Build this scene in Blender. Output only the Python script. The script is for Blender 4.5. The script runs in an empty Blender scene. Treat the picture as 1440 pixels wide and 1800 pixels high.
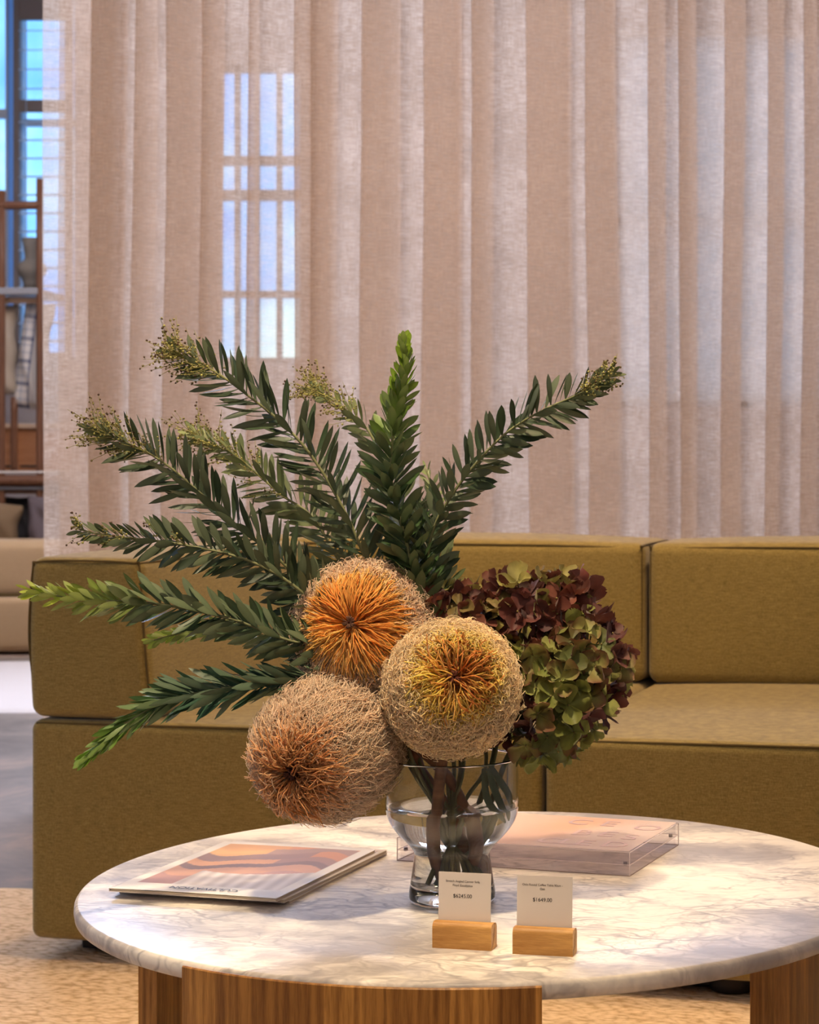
import bpy, bmesh, math, random
import numpy as np
from mathutils import Vector, Matrix, noise as mnoise

R = math.radians
rng = np.random.default_rng(7)
random.seed(7)
scene = bpy.context.scene
col = scene.collection

# ------------------------------------------------------------------ camera
CAM_Z = 0.86
FPX, VX, VY = 3500.0, 1100.0, 808.0          # focal length in px, vanishing point of the depth lines
cam_data = bpy.data.cameras.new('camera')
cam = bpy.data.objects.new('camera', cam_data)
col.objects.link(cam)
cam.location = (0, 0, CAM_Z)
cam.rotation_euler = (R(90), 0, 0)
cam_data.sensor_fit = 'VERTICAL'
cam_data.sensor_height = 36.0
cam_data.lens = 36.0 * FPX / 1800.0
cam_data.shift_x = (720 - VX) / 1800.0
cam_data.shift_y = -(900 - VY) / 1800.0
cam_data.clip_start = 0.05
cam_data.clip_end = 200
cam_data.dof.use_dof = True
cam_data.dof.focus_distance = 2.12
cam_data.dof.aperture_fstop = 14
scene.camera = cam

# ------------------------------------------------------------------ colour management
vs = scene.view_settings
vs.view_transform = 'Standard'
vs.look = 'None'
vs.gamma = 1.0
vs.use_curve_mapping = False
vs.exposure = 0.85
scene.cycles.transparent_max_bounces = 16
scene.cycles.max_bounces = 14
scene.cycles.transmission_bounces = 12

# ------------------------------------------------------------------ world (daylight outside the windows)
world = bpy.data.worlds.new('daylight')
scene.world = world
world.use_nodes = True
wn = world.node_tree.nodes
wl = world.node_tree.links
wn.clear()
w_out = wn.new('ShaderNodeOutputWorld')
w_bg = wn.new('ShaderNodeBackground')
w_tc = wn.new('ShaderNodeTexCoord')
w_map = wn.new('ShaderNodeMapping')
w_map.inputs['Scale'].default_value = (9, 9, 12)
w_no = wn.new('ShaderNodeTexNoise')
w_no.inputs['Scale'].default_value = 1.6
w_no.inputs['Detail'].default_value = 3
w_ra = wn.new('ShaderNodeValToRGB')
e = w_ra.color_ramp.elements
e[0].position = 0.36; e[0].color = (0.10, 0.33, 0.90, 1)
e[1].position = 0.70; e[1].color = (0.75, 1.0, 1.0, 1)
m_ = e.new(0.52); m_.color = (0.22, 0.52, 1.0, 1)
wl.new(w_tc.outputs['Generated'], w_map.inputs['Vector'])
wl.new(w_map.outputs['Vector'], w_no.inputs['Vector'])
wl.new(w_no.outputs['Fac'], w_ra.inputs['Fac'])
wl.new(w_ra.outputs['Color'], w_bg.inputs['Color'])
w_bg.inputs['Strength'].default_value = 1.25
wl.new(w_bg.outputs['Background'], w_out.inputs['Surface'])

# ------------------------------------------------------------------ lights
def area(name, loc, rot, size, power, color, size_y=None):
    d = bpy.data.lights.new(name, 'AREA')
    d.energy = power
    d.color = color
    d.size = size
    if size_y:
        d.shape = 'RECTANGLE'; d.size_y = size_y
    o = bpy.data.objects.new(name, d)
    o.location = loc
    o.rotation_euler = rot
    col.objects.link(o)
    return o

def spot(name, loc, target, power, color, angle=70, blend=0.6, radius=0.05):
    d = bpy.data.lights.new(name, 'SPOT')
    d.energy = power
    d.color = color
    d.spot_size = R(angle)
    d.spot_blend = blend
    d.shadow_soft_size = radius
    o = bpy.data.objects.new(name, d)
    o.location = loc
    o.rotation_euler = (Vector(target) - Vector(loc)).to_track_quat('-Z', 'Y').to_euler()
    col.objects.link(o)
    return o

WARM = (1.0, 0.69, 0.38)
WARM2 = (1.0, 0.64, 0.35)
# shop ceiling spots
spot('ceiling_spot', (0.62, 2.75, 2.8), (0.15, 2.3, 0.38), 56, WARM, 62, 0.7, 0.06)
spot('ceiling_spot', (-0.85, 2.35, 2.8), (-0.45, 2.25, 0.4), 36, WARM, 50, 0.7, 0.07)
spot('ceiling_spot', (-0.30, 1.30, 2.8), (-0.25, 2.12, 0.64), 150, (1.0, 0.78, 0.50), 24, 0.9, 0.06)
spot('ceiling_spot', (0.55, 3.35, 2.8), (0.2, 3.6, 0.4), 62, WARM, 70, 0.7, 0.07)
spot('ceiling_spot', (-0.75, 3.3, 2.8), (-0.7, 3.75, 0.4), 50, WARM, 70, 0.7, 0.07)
# wash on the curtain
spot('curtain_spot', (-1.2, 2.7, 2.8), (-1.0, 4.9, 0.7), 30, WARM2, 75, 0.9, 0.12)
spot('curtain_spot', (0.35, 2.7, 2.8), (0.1, 4.9, 0.7), 42, WARM2, 80, 0.9, 0.12)
# soft light of the rest of the shop, behind and above the camera
area('shop_light', (0.2, -0.6, 2.85), (R(38), 0, 0), 3.2, 15, (1.0, 0.76, 0.54), 1.6)
# added cool area light at the left, tints left-facing curtain folds blue
area('cool_side_light', (-3.6, 2.2, 1.7), (R(90), 0, R(-90)), 2.4, 9, (0.50, 0.68, 1.0), 2.0)
# daylight and lamps of the rear room
area('rear_room_light', (-1.6, 7.4, 3.6), (0, 0, 0), 1.6, 46, (1.0, 0.74, 0.50), 1.6)
area('rear_window_daylight', (-1.0, 8.3, 3.7), (R(-78), 0, 0), 5.0, 460, (0.56, 0.68, 1.0), 1.2)

# ------------------------------------------------------------------ helpers
def P(px, py, Y):
    return Vector(((px - VX) / FPX * Y, Y, CAM_Z - (py - VY) / FPX * Y))

def on_plane(px, py, z):
    Y = FPX * (CAM_Z - z) / (py - VY)
    return P(px, py, Y)

def tag(o, label=None, cat=None, group=None, kind=None):
    if label: o['label'] = label
    if cat: o['category'] = cat
    if group: o['group'] = group
    if kind: o['kind'] = kind
    return o

def empty(name, loc=(0, 0, 0), rz=0.0, label=None, cat=None, group=None):
    o = bpy.data.objects.new(name, None)
    o.location = loc
    o.rotation_euler = (0, 0, rz)
    o.empty_display_size = 0.05
    col.objects.link(o)
    return tag(o, label, cat, group)

def link_mesh(name, me, mat, parent=None, smooth=True):
    o = bpy.data.objects.new(name, me)
    col.objects.link(o)
    if mat is not None:
        for m in (mat if isinstance(mat, (list, tuple)) else [mat]):
            me.materials.append(m)
    if parent is not None:
        o.parent = parent
    if smooth:
        me.polygons.foreach_set('use_smooth', np.ones(len(me.polygons), dtype=bool))
    return o

def arrays_mesh(name, V, F, mat, parent=None, C=None, smooth=True, UV=None, mi=None):
    """V (n,3); F list/array of quads or list of polys; C per-vertex colours (n,3); UV per-vertex (n,2)"""
    V = np.asarray(V, dtype=np.float32)
    me = bpy.data.meshes.new(name)
    if isinstance(F, np.ndarray):
        nf, k = F.shape
        me.vertices.add(len(V)); me.vertices.foreach_set('co', V.ravel())
        me.loops.add(nf * k); me.loops.foreach_set('vertex_index', F.astype(np.int32).ravel())
        me.polygons.add(nf)
        me.polygons.foreach_set('loop_start', np.arange(0, nf * k, k, dtype=np.int32))
        me.polygons.foreach_set('loop_total', np.full(nf, k, dtype=np.int32))
        me.update(calc_edges=True)
    else:
        me.from_pydata([tuple(map(float, v)) for v in V], [], [tuple(map(int, f)) for f in F])
        me.update()
    if C is not None:
        at = me.color_attributes.new('Col', 'FLOAT_COLOR', 'POINT')
        C4 = np.ones((len(V), 4), dtype=np.float32); C4[:, :3] = C
        at.data.foreach_set('color', C4.ravel())
    if UV is not None:
        uvl = me.uv_layers.new(name='UVMap')
        idx = np.empty(len(me.loops), dtype=np.int32)
        me.loops.foreach_get('vertex_index', idx)
        uvl.data.foreach_set('uv', np.asarray(UV, dtype=np.float32)[idx].ravel())
    o = link_mesh(name, me, mat, parent, smooth)
    if mi is not None:
        me.polygons.foreach_set('material_index', np.asarray(mi, dtype=np.int32))
    return o

def bm_obj(name, bm, mat, parent=None, smooth=False):
    me = bpy.data.meshes.new(name)
    bmesh.ops.recalc_face_normals(bm, faces=bm.faces)
    bm.to_mesh(me); bm.free()
    return link_mesh(name, me, mat, parent, smooth)

def add_box(bm, x0, x1, y0, y1, z0, z1, bev=0.0, seg=2):
    m = Matrix.Translation(((x0 + x1) / 2, (y0 + y1) / 2, (z0 + z1) / 2)) @ Matrix.Diagonal((x1 - x0, y1 - y0, z1 - z0, 1))
    g = bmesh.ops.create_cube(bm, size=1, matrix=m)
    if bev > 0:
        es = list({ed for v in g['verts'] for ed in v.link_edges})
        bmesh.ops.bevel(bm, geom=es, offset=bev, segments=seg, affect='EDGES', profile=0.5)

def box(name, x0, x1, y0, y1, z0, z1, mat, parent=None, bev=0.0, seg=2):
    bm = bmesh.new(); add_box(bm, x0, x1, y0, y1, z0, z1, bev, seg)
    return bm_obj(name, bm, mat, parent)

def lathe(name, prof, mat, parent=None, seg=64, loc=(0, 0, 0)):
    n = len(prof)
    t = np.linspace(0, 2 * np.pi, seg, endpoint=False)
    pr = np.array(prof, dtype=float)
    V = np.zeros((n, seg, 3))
    V[:, :, 0] = pr[:, 0:1] * np.cos(t) + loc[0]
    V[:, :, 1] = pr[:, 0:1] * np.sin(t) + loc[1]
    V[:, :, 2] = pr[:, 1:2] + loc[2]
    F = []
    for i in range(n - 1):
        for j in range(seg):
            a = i * seg + j; b = i * seg + (j + 1) % seg
            F.append((a, b, b + seg, a + seg))
    o = arrays_mesh(name, V.reshape(-1, 3), F, mat, parent)
    bm = bmesh.new(); bm.from_mesh(o.data)
    bmesh.ops.remove_doubles(bm, verts=bm.verts, dist=1e-6)
    bmesh.ops.recalc_face_normals(bm, faces=bm.faces)
    bm.to_mesh(o.data); bm.free()
    o.data.polygons.foreach_set('use_smooth', np.ones(len(o.data.polygons), dtype=bool))
    return o

def nrm(a):
    a = np.asarray(a, dtype=float)
    return a / np.maximum(np.linalg.norm(a, axis=-1, keepdims=True), 1e-9)

def tubes(paths, rad, sides=3):
    """paths (N,K,3), rad (N,K) -> V, F (quads)"""
    N, K, _ = paths.shape
    T = np.gradient(paths, axis=1)
    T = nrm(T)
    ref = np.where(np.abs(T[..., 2:3]) < 0.85, np.array([0, 0, 1.0]), np.array([1.0, 0, 0]))
    ref = np.broadcast_to(ref[:, K // 2:K // 2 + 1, :], T.shape)
    A = nrm(np.cross(T, ref)); B = np.cross(T, A)
    th = np.linspace(0, 2 * np.pi, sides, endpoint=False)
    V = paths[:, :, None, :] + rad[:, :, None, None] * (A[:, :, None, :] * np.cos(th)[None, None, :, None] + B[:, :, None, :] * np.sin(th)[None, None, :, None])
    idx = np.arange(N * K * sides).reshape(N, K, sides)
    nx = np.roll(idx, -1, axis=2)
    F = np.stack([idx[:, :-1], nx[:, :-1], nx[:, 1:], idx[:, 1:]], axis=-1).reshape(-1, 4)
    return V.reshape(-1, 3), F

def smooth_path(pts, n):
    """Catmull-Rom through pts"""
    pts = np.array([tuple(p) for p in pts], dtype=float)
    Pp = np.vstack([2 * pts[0] - pts[1], pts, 2 * pts[-1] - pts[-2]])
    out = []
    segs = len(pts) - 1
    for t in np.linspace(0, segs, n):
        i = min(int(t), segs - 1); u = t - i
        p0, p1, p2, p3 = Pp[i:i + 4]
        out.append(0.5 * ((2 * p1) + (-p0 + p2) * u + (2 * p0 - 5 * p1 + 4 * p2 - p3) * u * u + (-p0 + 3 * p1 - 3 * p2 + p3) * u ** 3))
    return np.array(out)

def tube_obj(name, path, r, mat, parent=None, sides=8, C=None):
    path = np.asarray(path)
    if np.isscalar(r): r = np.full(len(path), r)
    # parallel-transport frame
    T = nrm(np.gradient(path, axis=0))
    a = np.cross(T[0], [0, 0, 1.0] if abs(T[0][2]) < 0.9 else [1.0, 0, 0]); a /= np.linalg.norm(a)
    V = []; th = np.linspace(0, 2 * np.pi, sides, endpoint=False)
    for i in range(len(path)):
        a = a - T[i] * np.dot(a, T[i]); a /= np.linalg.norm(a)
        b = np.cross(T[i], a)
        for t in th: V.append(path[i] + r[i] * (a * math.cos(t) + b * math.sin(t)))
    F = []
    for i in range(len(path) - 1):
        for j in range(sides):
            p = i * sides + j; q = i * sides + (j + 1) % sides
            F.append((p, q, q + sides, p + sides))
    F.append(tuple(range(sides - 1, -1, -1)))
    F.append(tuple(range((len(path) - 1) * sides, len(path) * sides)))
    return arrays_mesh(name, V, F, mat, parent, C)

def round_box(name, size, r, mat, parent=None, crown=(0, 0, 0), n=14, fn=None):
    """box from (0,0,0) to size with rounded edges and puffy faces (crown per axis)"""
    h = np.array(size) / 2.0
    def ax(hh):
        a = np.linspace(-hh + r, hh - r, n)
        e_ = r * np.tan(np.linspace(0, 1, 5) * np.pi / 4)
        return np.concatenate([-(hh - r) - e_[::-1][:-1] , a, (hh - r) + e_[1:]])
    X, Y_, Z = ax(h[0]), ax(h[1]), ax(h[2])
    verts = {}; V = []; F = []
    def vid(p):
        k = tuple(np.round(p, 6))
        if k not in verts:
            verts[k] = len(V); V.append(p)
        return verts[k]
    for axis in range(3):
        A, B = [(Y_, Z), (X, Z), (X, Y_)][axis]
        for s in (-1, 1):
            for i in range(len(A) - 1):
                for j in range(len(B) - 1):
                    q = []
                    for (a, b) in ((A[i], B[j]), (A[i + 1], B[j]), (A[i + 1], B[j + 1]), (A[i], B[j + 1])):
                        p = [0, 0, 0]; o_ = [k for k in range(3) if k != axis]
                        p[axis] = s * h[axis]; p[o_[0]] = a; p[o_[1]] = b
                        q.append(vid(np.array(p)))
                    F.append(q)
    V = np.array(V)
    inner = np.clip(V, -(h - r), h - r)
    d = V - inner
    V2 = inner + nrm(d) * r
    q = V2 / h
    for k in range(3):
        if crown[k]:
            o_ = [m for m in range(3) if m != k]
            w = np.clip(1 - np.abs(q[:, o_[0]]) ** 3, 0, 1) * np.clip(1 - np.abs(q[:, o_[1]]) ** 3, 0, 1)
            V2[:, k] += np.sign(q[:, k]) * np.clip(np.abs(q[:, k]) * 1.5 - 0.5, 0, 1) * crown[k] * w
    V2 = V2 + h
    if fn is not None: V2 = fn(V2)
    o = arrays_mesh(name, V2, F, mat, parent)
    bm = bmesh.new(); bm.from_mesh(o.data); bmesh.ops.recalc_face_normals(bm, faces=bm.faces); bm.to_mesh(o.data); bm.free()
    o.data.polygons.foreach_set('use_smooth', np.ones(len(o.data.polygons), dtype=bool))
    return o

# ------------------------------------------------------------------ materials
class NT:
    def __init__(s, name):
        s.m = bpy.data.materials.new(name); s.m.use_nodes = True
        s.n = s.m.node_tree.nodes; s.l = s.m.node_tree.links; s.n.clear()
        s.out = s.n.new('ShaderNodeOutputMaterial')
    def add(s, typ, ins=None, **props):
        nd = s.n.new(typ)
        for k, v in props.items(): setattr(nd, k, v)
        for k, v in (ins or {}).items():
            if isinstance(v, bpy.types.NodeSocket): s.l.new(v, nd.inputs[k])
            else: nd.inputs[k].default_value = v
        return nd
    def coord(s, kind='Object', scale=(1, 1, 1), rot=(0, 0, 0)):
        tc = s.add('ShaderNodeTexCoord')
        mp = s.add('ShaderNodeMapping', {'Vector': tc.outputs[kind], 'Scale': scale, 'Rotation': rot})
        return mp.outputs['Vector']
    def noise(s, vec, scale, detail=3, rough=0.5, dist=0.0):
        return s.add('ShaderNodeTexNoise', {'Vector': vec, 'Scale': scale, 'Detail': detail, 'Roughness': rough, 'Distortion': dist}).outputs['Fac']
    def ramp(s, fac, stops):
        nd = s.add('ShaderNodeValToRGB', {'Fac': fac})
        el = nd.color_ramp.elements
        while len(el) > 1: el.remove(el[0])
        el[0].position = stops[0][0]; el[0].color = (*stops[0][1], 1)
        for p, c in stops[1:]:
            x = el.new(p); x.color = (*c, 1)
        return nd.outputs['Color']
    def mix(s, fac, a, b, mode='MIX'):
        nd = s.add('ShaderNodeMix', data_type='RGBA', blend_type=mode)
        for k, v in ((0, fac), (6, a), (7, b)):
            if isinstance(v, bpy.types.NodeSocket): s.l.new(v, nd.inputs[k])
            elif k == 0: nd.inputs[k].default_value = v
            else: nd.inputs[k].default_value = (*v, 1)
        return nd.outputs[2]
    def math(s, op, a, b=0.0, clamp=False):
        nd = s.add('ShaderNodeMath', operation=op, use_clamp=clamp)
        for k, v in ((0, a), (1, b)):
            if isinstance(v, bpy.types.NodeSocket): s.l.new(v, nd.inputs[k])
            else: nd.inputs[k].default_value = v
        return nd.outputs[0]
    def bump(s, h, strength=0.3, dist=0.001):
        return s.add('ShaderNodeBump', {'Height': h, 'Strength': strength, 'Distance': dist}).outputs['Normal']
    def bsdf(s, **kw):
        ins = {}
        for k, v in kw.items():
            k = k.replace('_', ' ')
            if k in ('Base Color', 'Sheen Tint', 'Subsurface Radius', 'Specular Tint') and isinstance(v, tuple) and len(v) == 3 and k != 'Subsurface Radius': v = (*v, 1)
            ins[k] = v
        b = s.add('ShaderNodeBsdfPrincipled', ins)
        s.l.new(b.outputs[0], s.out.inputs['Surface'])
        return b
    def done(s, shader):
        s.l.new(shader, s.out.inputs['Surface']); return s.m

def plain(name, c, rough=0.6, metal=0.0, spec=0.5):
    t = NT(name); t.bsdf(Base_Color=c, Roughness=rough, Metallic=metal, Specular_IOR_Level=spec); return t.m

def fabric(name, c1, c2, scale=1.0, rib=True):
    t = NT(name)
    v1 = t.coord('Object', (60, 60, 900) if rib else (500, 500, 500))
    v2 = t.coord('Object', (700, 700, 240))
    v0 = t.coord('Object', (5, 5, 5))
    n1 = t.noise(v1, scale, 2, 0.6); n2 = t.noise(v2, scale, 2, 0.6); n0 = t.noise(v0, 1, 3, 0.6)
    f = t.math('ADD', t.math('MULTIPLY', n1, 0.55), t.math('MULTIPLY', n2, 0.45))
    cc = t.ramp(f, [(0.30, c2), (0.5, tuple((a + b) / 2 for a, b in zip(c1, c2))), (0.66, c1)])
    cc = t.mix(t.math('MULTIPLY', n0, 0.22), cc, tuple(x * 0.72 for x in c2))
    t.bsdf(Base_Color=cc, Roughness=0.92, Specular_IOR_Level=0.2, Sheen_Weight=0.25, Sheen_Roughness=0.5,
           Normal=t.bump(f, 0.55, 0.0012))
    return t.m

def wood(name, light, dark, axis='z', scale=1.0, rough=0.45):
    t = NT(name)
    s = {'z': (60, 60, 3.0), 'x': (1.6, 26, 26)}[axis]
    s = tuple(k * scale for k in s)
    v = t.coord('Object', s)
    n1 = t.noise(v, 2.2, 5, 0.6, 0.35)
    vf = t.coord('Object', tuple(k * 7 for k in s))
    n2 = t.noise(vf, 2.5, 3, 0.6)
    w = t.add('ShaderNodeTexWave', {'Vector': v, 'Scale': 0.55, 'Distortion': 9.0, 'Detail': 3.0, 'Detail Scale': 0.8})
    f = t.math('ADD', t.math('MULTIPLY', n1, 0.62), t.math('MULTIPLY', w.outputs['Fac'], 0.09))
    f = t.math('ADD', f, t.math('MULTIPLY', n2, 0.31))
    cc = t.ramp(f, [(0.38, dark), (0.51, tuple((a + b) / 2 for a, b in zip(light, dark))), (0.62, light)])
    return t, cc, n2

M = {}
M['sofa'] = fabric('olive_fabric', (0.40, 0.302, 0.100), (0.155, 0.108, 0.027))
M['seam'] = plain('seam_thread', (0.10, 0.065, 0.015), 0.9)
M['cream'] = fabric('cream_fabric', (0.50, 0.355, 0.20), (0.36, 0.24, 0.13), rib=False)
M['black'] = plain('black_plastic', (0.012, 0.012, 0.014), 0.6)

# oak with staves
def oak():
    t, cc, n2 = wood('oak_veneer', (0.64, 0.325, 0.075), (0.28, 0.12, 0.022))
    tc = t.add('ShaderNodeTexCoord')
    sx = t.add('ShaderNodeSeparateXYZ', {'Vector': tc.outputs['Object']})
    ang = t.math('ARCTAN2', sx.outputs['Y'], sx.outputs['X'])
    st = t.math('FLOOR', t.math('MULTIPLY', ang, 11.5))
    wn_ = t.add('ShaderNodeTexWhiteNoise', {'W': st}, noise_dimensions='1D')
    tint = t.ramp(wn_.outputs['Value'], [(0.0, (0.62, 0.55, 0.50)), (0.5, (0.85, 0.82, 0.8)), (1.0, (1.05, 1.0, 1.0))])
    cc = t.mix(1.0, cc, tint, 'MULTIPLY')
    t.bsdf(Base_Color=cc, Roughness=0.42, Normal=t.bump(n2, 0.15, 0.0006)); return t.m
M['oak'] = oak()
t, cc, n2 = wood('oak_block', (0.66, 0.36, 0.105), (0.38, 0.17, 0.038), 'x', 3.0)
t.bsdf(Base_Color=cc, Roughness=0.45, Normal=t.bump(n2, 0.1, 0.0003)); M['oak_block'] = t.m
t, cc, n2 = wood('rack_wood', (0.20, 0.085, 0.04), (0.10, 0.04, 0.02))
t.bsdf(Base_Color=cc, Roughness=0.5); M['rack_wood'] = t.m

def marble():
    t = NT('white_marble')
    tc = t.add('ShaderNodeTexCoord')
    base = t.add('ShaderNodeMapping', {'Vector': tc.outputs['Object'], 'Rotation': (0, 0, R(18)), 'Scale': (1.0, 1.35, 1.0)}).outputs['Vector']
    dn = t.add('ShaderNodeTexNoise', {'Vector': base, 'Scale': 5.0, 'Detail': 4.0, 'Roughness': 0.6})
    off = t.add('ShaderNodeVectorMath', {0: dn.outputs['Color'], 1: (0.5, 0.5, 0.5)}, operation='SUBTRACT').outputs[0]
    off = t.add('ShaderNodeVectorMath', {0: off, 'Scale': 0.20}, operation='SCALE').outputs[0]
    warped = t.add('ShaderNodeVectorMath', {0: base, 1: off}, operation='ADD').outputs[0]
    def veins(scale, w0, w1, rot=0, stretch=(1, 1, 1)):
        mp = t.add('ShaderNodeMapping', {'Vector': warped, 'Rotation': (0, 0, rot), 'Scale': stretch}).outputs['Vector']
        vo = t.add('ShaderNodeTexVoronoi', {'Vector': mp, 'Scale': scale}, feature='DISTANCE_TO_EDGE')
        return t.ramp(vo.outputs['Distance'], [(w0, (1, 1, 1)), (w1, (0, 0, 0))])
    v1 = veins(9, 0.0, 0.07, 0.4, (1, 1.9, 1))
    v2 = veins(21, 0.0, 0.10, -0.3, (1, 1.7, 1))
    v3 = veins(46, 0.0, 0.14, 0.2, (1, 1.5, 1))
    m1 = t.ramp(t.noise(base, 5.5, 4, 0.6), [(0.42, (0, 0, 0)), (0.60, (1, 1, 1))])
    m2 = t.ramp(t.noise(warped, 9, 4, 0.6), [(0.46, (0, 0, 0)), (0.62, (1, 1, 1))])
    cloud = t.ramp(t.noise(warped, 4.2, 6, 0.62), [(0.36, (0.93, 0.87, 0.78)), (0.47, (0.87, 0.81, 0.73)), (0.56, (0.56, 0.515, 0.49)), (0.64, (0.36, 0.33, 0.33))])
    c = t.mix(t.math('MULTIPLY', t.mix(1.0, v1, m1, 'MULTIPLY'), 0.80), cloud, (0.26, 0.245, 0.26))
    c = t.mix(t.math('MULTIPLY', t.mix(1.0, v2, m2, 'MULTIPLY'), 0.72), c, (0.30, 0.275, 0.27))
    c = t.mix(t.math('MULTIPLY', t.mix(1.0, v3, m1, 'MULTIPLY'), 0.45), c, (0.36, 0.31, 0.28))
    t.bsdf(Base_Color=c, Roughness=0.33, Specular_IOR_Level=0.22)
    return t.m
M['marble'] = marble()

def jute():
    t = NT('jute_weave')
    v = t.coord('Object', (1, 1, 1), (0, 0, R(14)))
    wob = t.add('ShaderNodeTexNoise', {'Vector': v, 'Scale': 14.0, 'Detail': 2.0})
    offs = t.add('ShaderNodeVectorMath', {0: wob.outputs['Color'], 'Scale': 0.025}, operation='SCALE').outputs[0]
    vv = t.add('ShaderNodeVectorMath', {0: v, 1: offs}, operation='ADD').outputs[0]
    mp = t.add('ShaderNodeMapping', {'Vector': vv, 'Scale': (60, 120, 10)}).outputs['Vector']
    vo = t.add('ShaderNodeTexVoronoi', {'Vector': mp, 'Scale': 1.0})
    n = t.noise(v, 260, 2)
    big = t.noise(v, 3, 2)
    h = t.math('SUBTRACT', 1.0, vo.outputs['Distance'])
    f = t.math('ADD', t.math('MULTIPLY', h, 0.8), t.math('MULTIPLY', n, 0.25))
    c = t.ramp(f, [(0.25, (0.46, 0.31, 0.18)), (0.50, (0.72, 0.55, 0.37)), (0.85, (0.88, 0.72, 0.54))])
    c = t.mix(t.math('MULTIPLY', big, 0.25), c, (0.70, 0.50, 0.28))
    t.bsdf(Base_Color=c, Roughness=0.95, Specular_IOR_Level=0.1, Normal=t.bump(f, 1.0, 0.006))
    return t.m
M['jute'] = jute()

def concrete():
    t = NT('polished_concrete')
    v = t.coord('Object')
    n1 = t.noise(v, 2.2, 6, 0.65, 0.6); n2 = t.noise(v, 26, 4, 0.7)
    c = t.ramp(n1, [(0.34, (0.085, 0.070, 0.058)), (0.5, (0.17, 0.140, 0.113)), (0.62, (0.31, 0.215, 0.155))])
    c = t.mix(t.math('MULTIPLY', n2, 0.4), c, (0.21, 0.175, 0.145))
    t.bsdf(Base_Color=c, Roughness=0.55, Specular_IOR_Level=0.12); return t.m
M['concrete'] = concrete()

def plaster(name, c):
    t = NT(name); v = t.coord('Object'); n = t.noise(v, 6, 4)
    cc = t.mix(t.math('MULTIPLY', n, 0.25), c, tuple(k * 0.8 for k in c))
    t.bsdf(Base_Color=cc, Roughness=0.9); return t.m
M['wall'] = plaster('warm_plaster', (0.50, 0.42, 0.36))
M['wall_rear'] = plaster('taupe_plaster', (0.46, 0.42, 0.42))
M['ceiling'] = plaster('white_plaster', (0.72, 0.68, 0.62))
M['frame_blue'] = plain('pale_window_paint', (0.42, 0.47, 0.55), 0.5)
M['frame_dark'] = plain('grey_brown_shutter_paint', (0.16, 0.135, 0.13), 0.55)
M['white_paint'] = plain('white_paint', (0.72, 0.70, 0.68), 0.5)

def glass(name, ior=1.45, rough=0.0, color=(1, 1, 1)):
    t = NT(name)
    g = t.add('ShaderNodeBsdfGlass', {'Color': (*color, 1), 'Roughness': rough, 'IOR': ior})
    return t.done(g.outputs[0])
M['glass'] = glass('clear_glass', 1.46, 0.0, (0.985, 0.99, 0.985))
M['water'] = glass('water', 1.33, 0.0, (0.97, 0.965, 0.93))
t = NT('clear_acrylic')
ga = t.add('ShaderNodeBsdfTransparent', {'Color': (0.95, 0.94, 0.95, 1)}); gb = t.add('ShaderNodeBsdfGlossy', {'Roughness': 0.04, 'Color': (0.95, 0.95, 1.0, 1)})
M['acrylic'] = t.done(t.add('ShaderNodeMixShader', {0: 0.07, 1: ga.outputs[0], 2: gb.outputs[0]}).outputs[0])
t = NT('window_glass')
g1 = t.add('ShaderNodeBsdfTransparent', {'Color': (0.94, 0.97, 0.97, 1)}); g2 = t.add('ShaderNodeBsdfGlossy', {'Roughness': 0.05})
M['pane'] = t.done(t.add('ShaderNodeMixShader', {0: 0.05, 1: g1.outputs[0], 2: g2.outputs[0]}).outputs[0])

def linen():
    t = NT('sheer_linen')
    tc = t.add('ShaderNodeTexCoord')
    def uvn(sx, sy, detail=2, rough=0.55):
        mp = t.add('ShaderNodeMapping', {'Vector': tc.outputs['UV'], 'Scale': (sx, sy, 1)}).outputs['Vector']
        return t.noise(mp, 1.0, detail, rough)
    weft = uvn(26, 620)            # horizontal slubs
    weft2 = uvn(70, 1100)
    warp = uvn(620, 20)            # vertical threads
    cl = uvn(5, 7, 3)
    f = t.math('ADD', t.math('MULTIPLY', weft, 0.42), t.math('MULTIPLY', warp, 0.24))
    f = t.math('ADD', f, t.math('MULTIPLY', weft2, 0.34))
    f2 = t.math('ADD', t.math('MULTIPLY', f, 0.85), t.math('MULTIPLY', cl, 0.15))
    c = t.ramp(f2, [(0.36, (0.50, 0.37, 0.26)), (0.5, (0.66, 0.505, 0.37)), (0.62, (0.83, 0.73, 0.62))])
    op = t.add('ShaderNodeMapRange', {'Value': f2, 'From Min': 0.38, 'From Max': 0.62, 'To Min': 0.42, 'To Max': 0.82}).outputs[0]
    nm = t.bump(f, 0.35, 0.001)
    d = t.add('ShaderNodeBsdfDiffuse', {'Color': c, 'Roughness': 0.9, 'Normal': nm})
    tr = t.add('ShaderNodeBsdfTranslucent', {'Color': c, 'Normal': nm})
    tp = t.add('ShaderNodeBsdfTransparent', {'Color': (1, 1, 1, 1)})
    dt = t.add('ShaderNodeMixShader', {0: 0.46, 1: d.outputs[0], 2: tr.outputs[0]})
    mx = t.add('ShaderNodeMixShader', {0: op, 1: tp.outputs[0], 2: dt.outputs[0]})
    return t.done(mx.outputs[0])
M['linen'] = linen()

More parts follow.
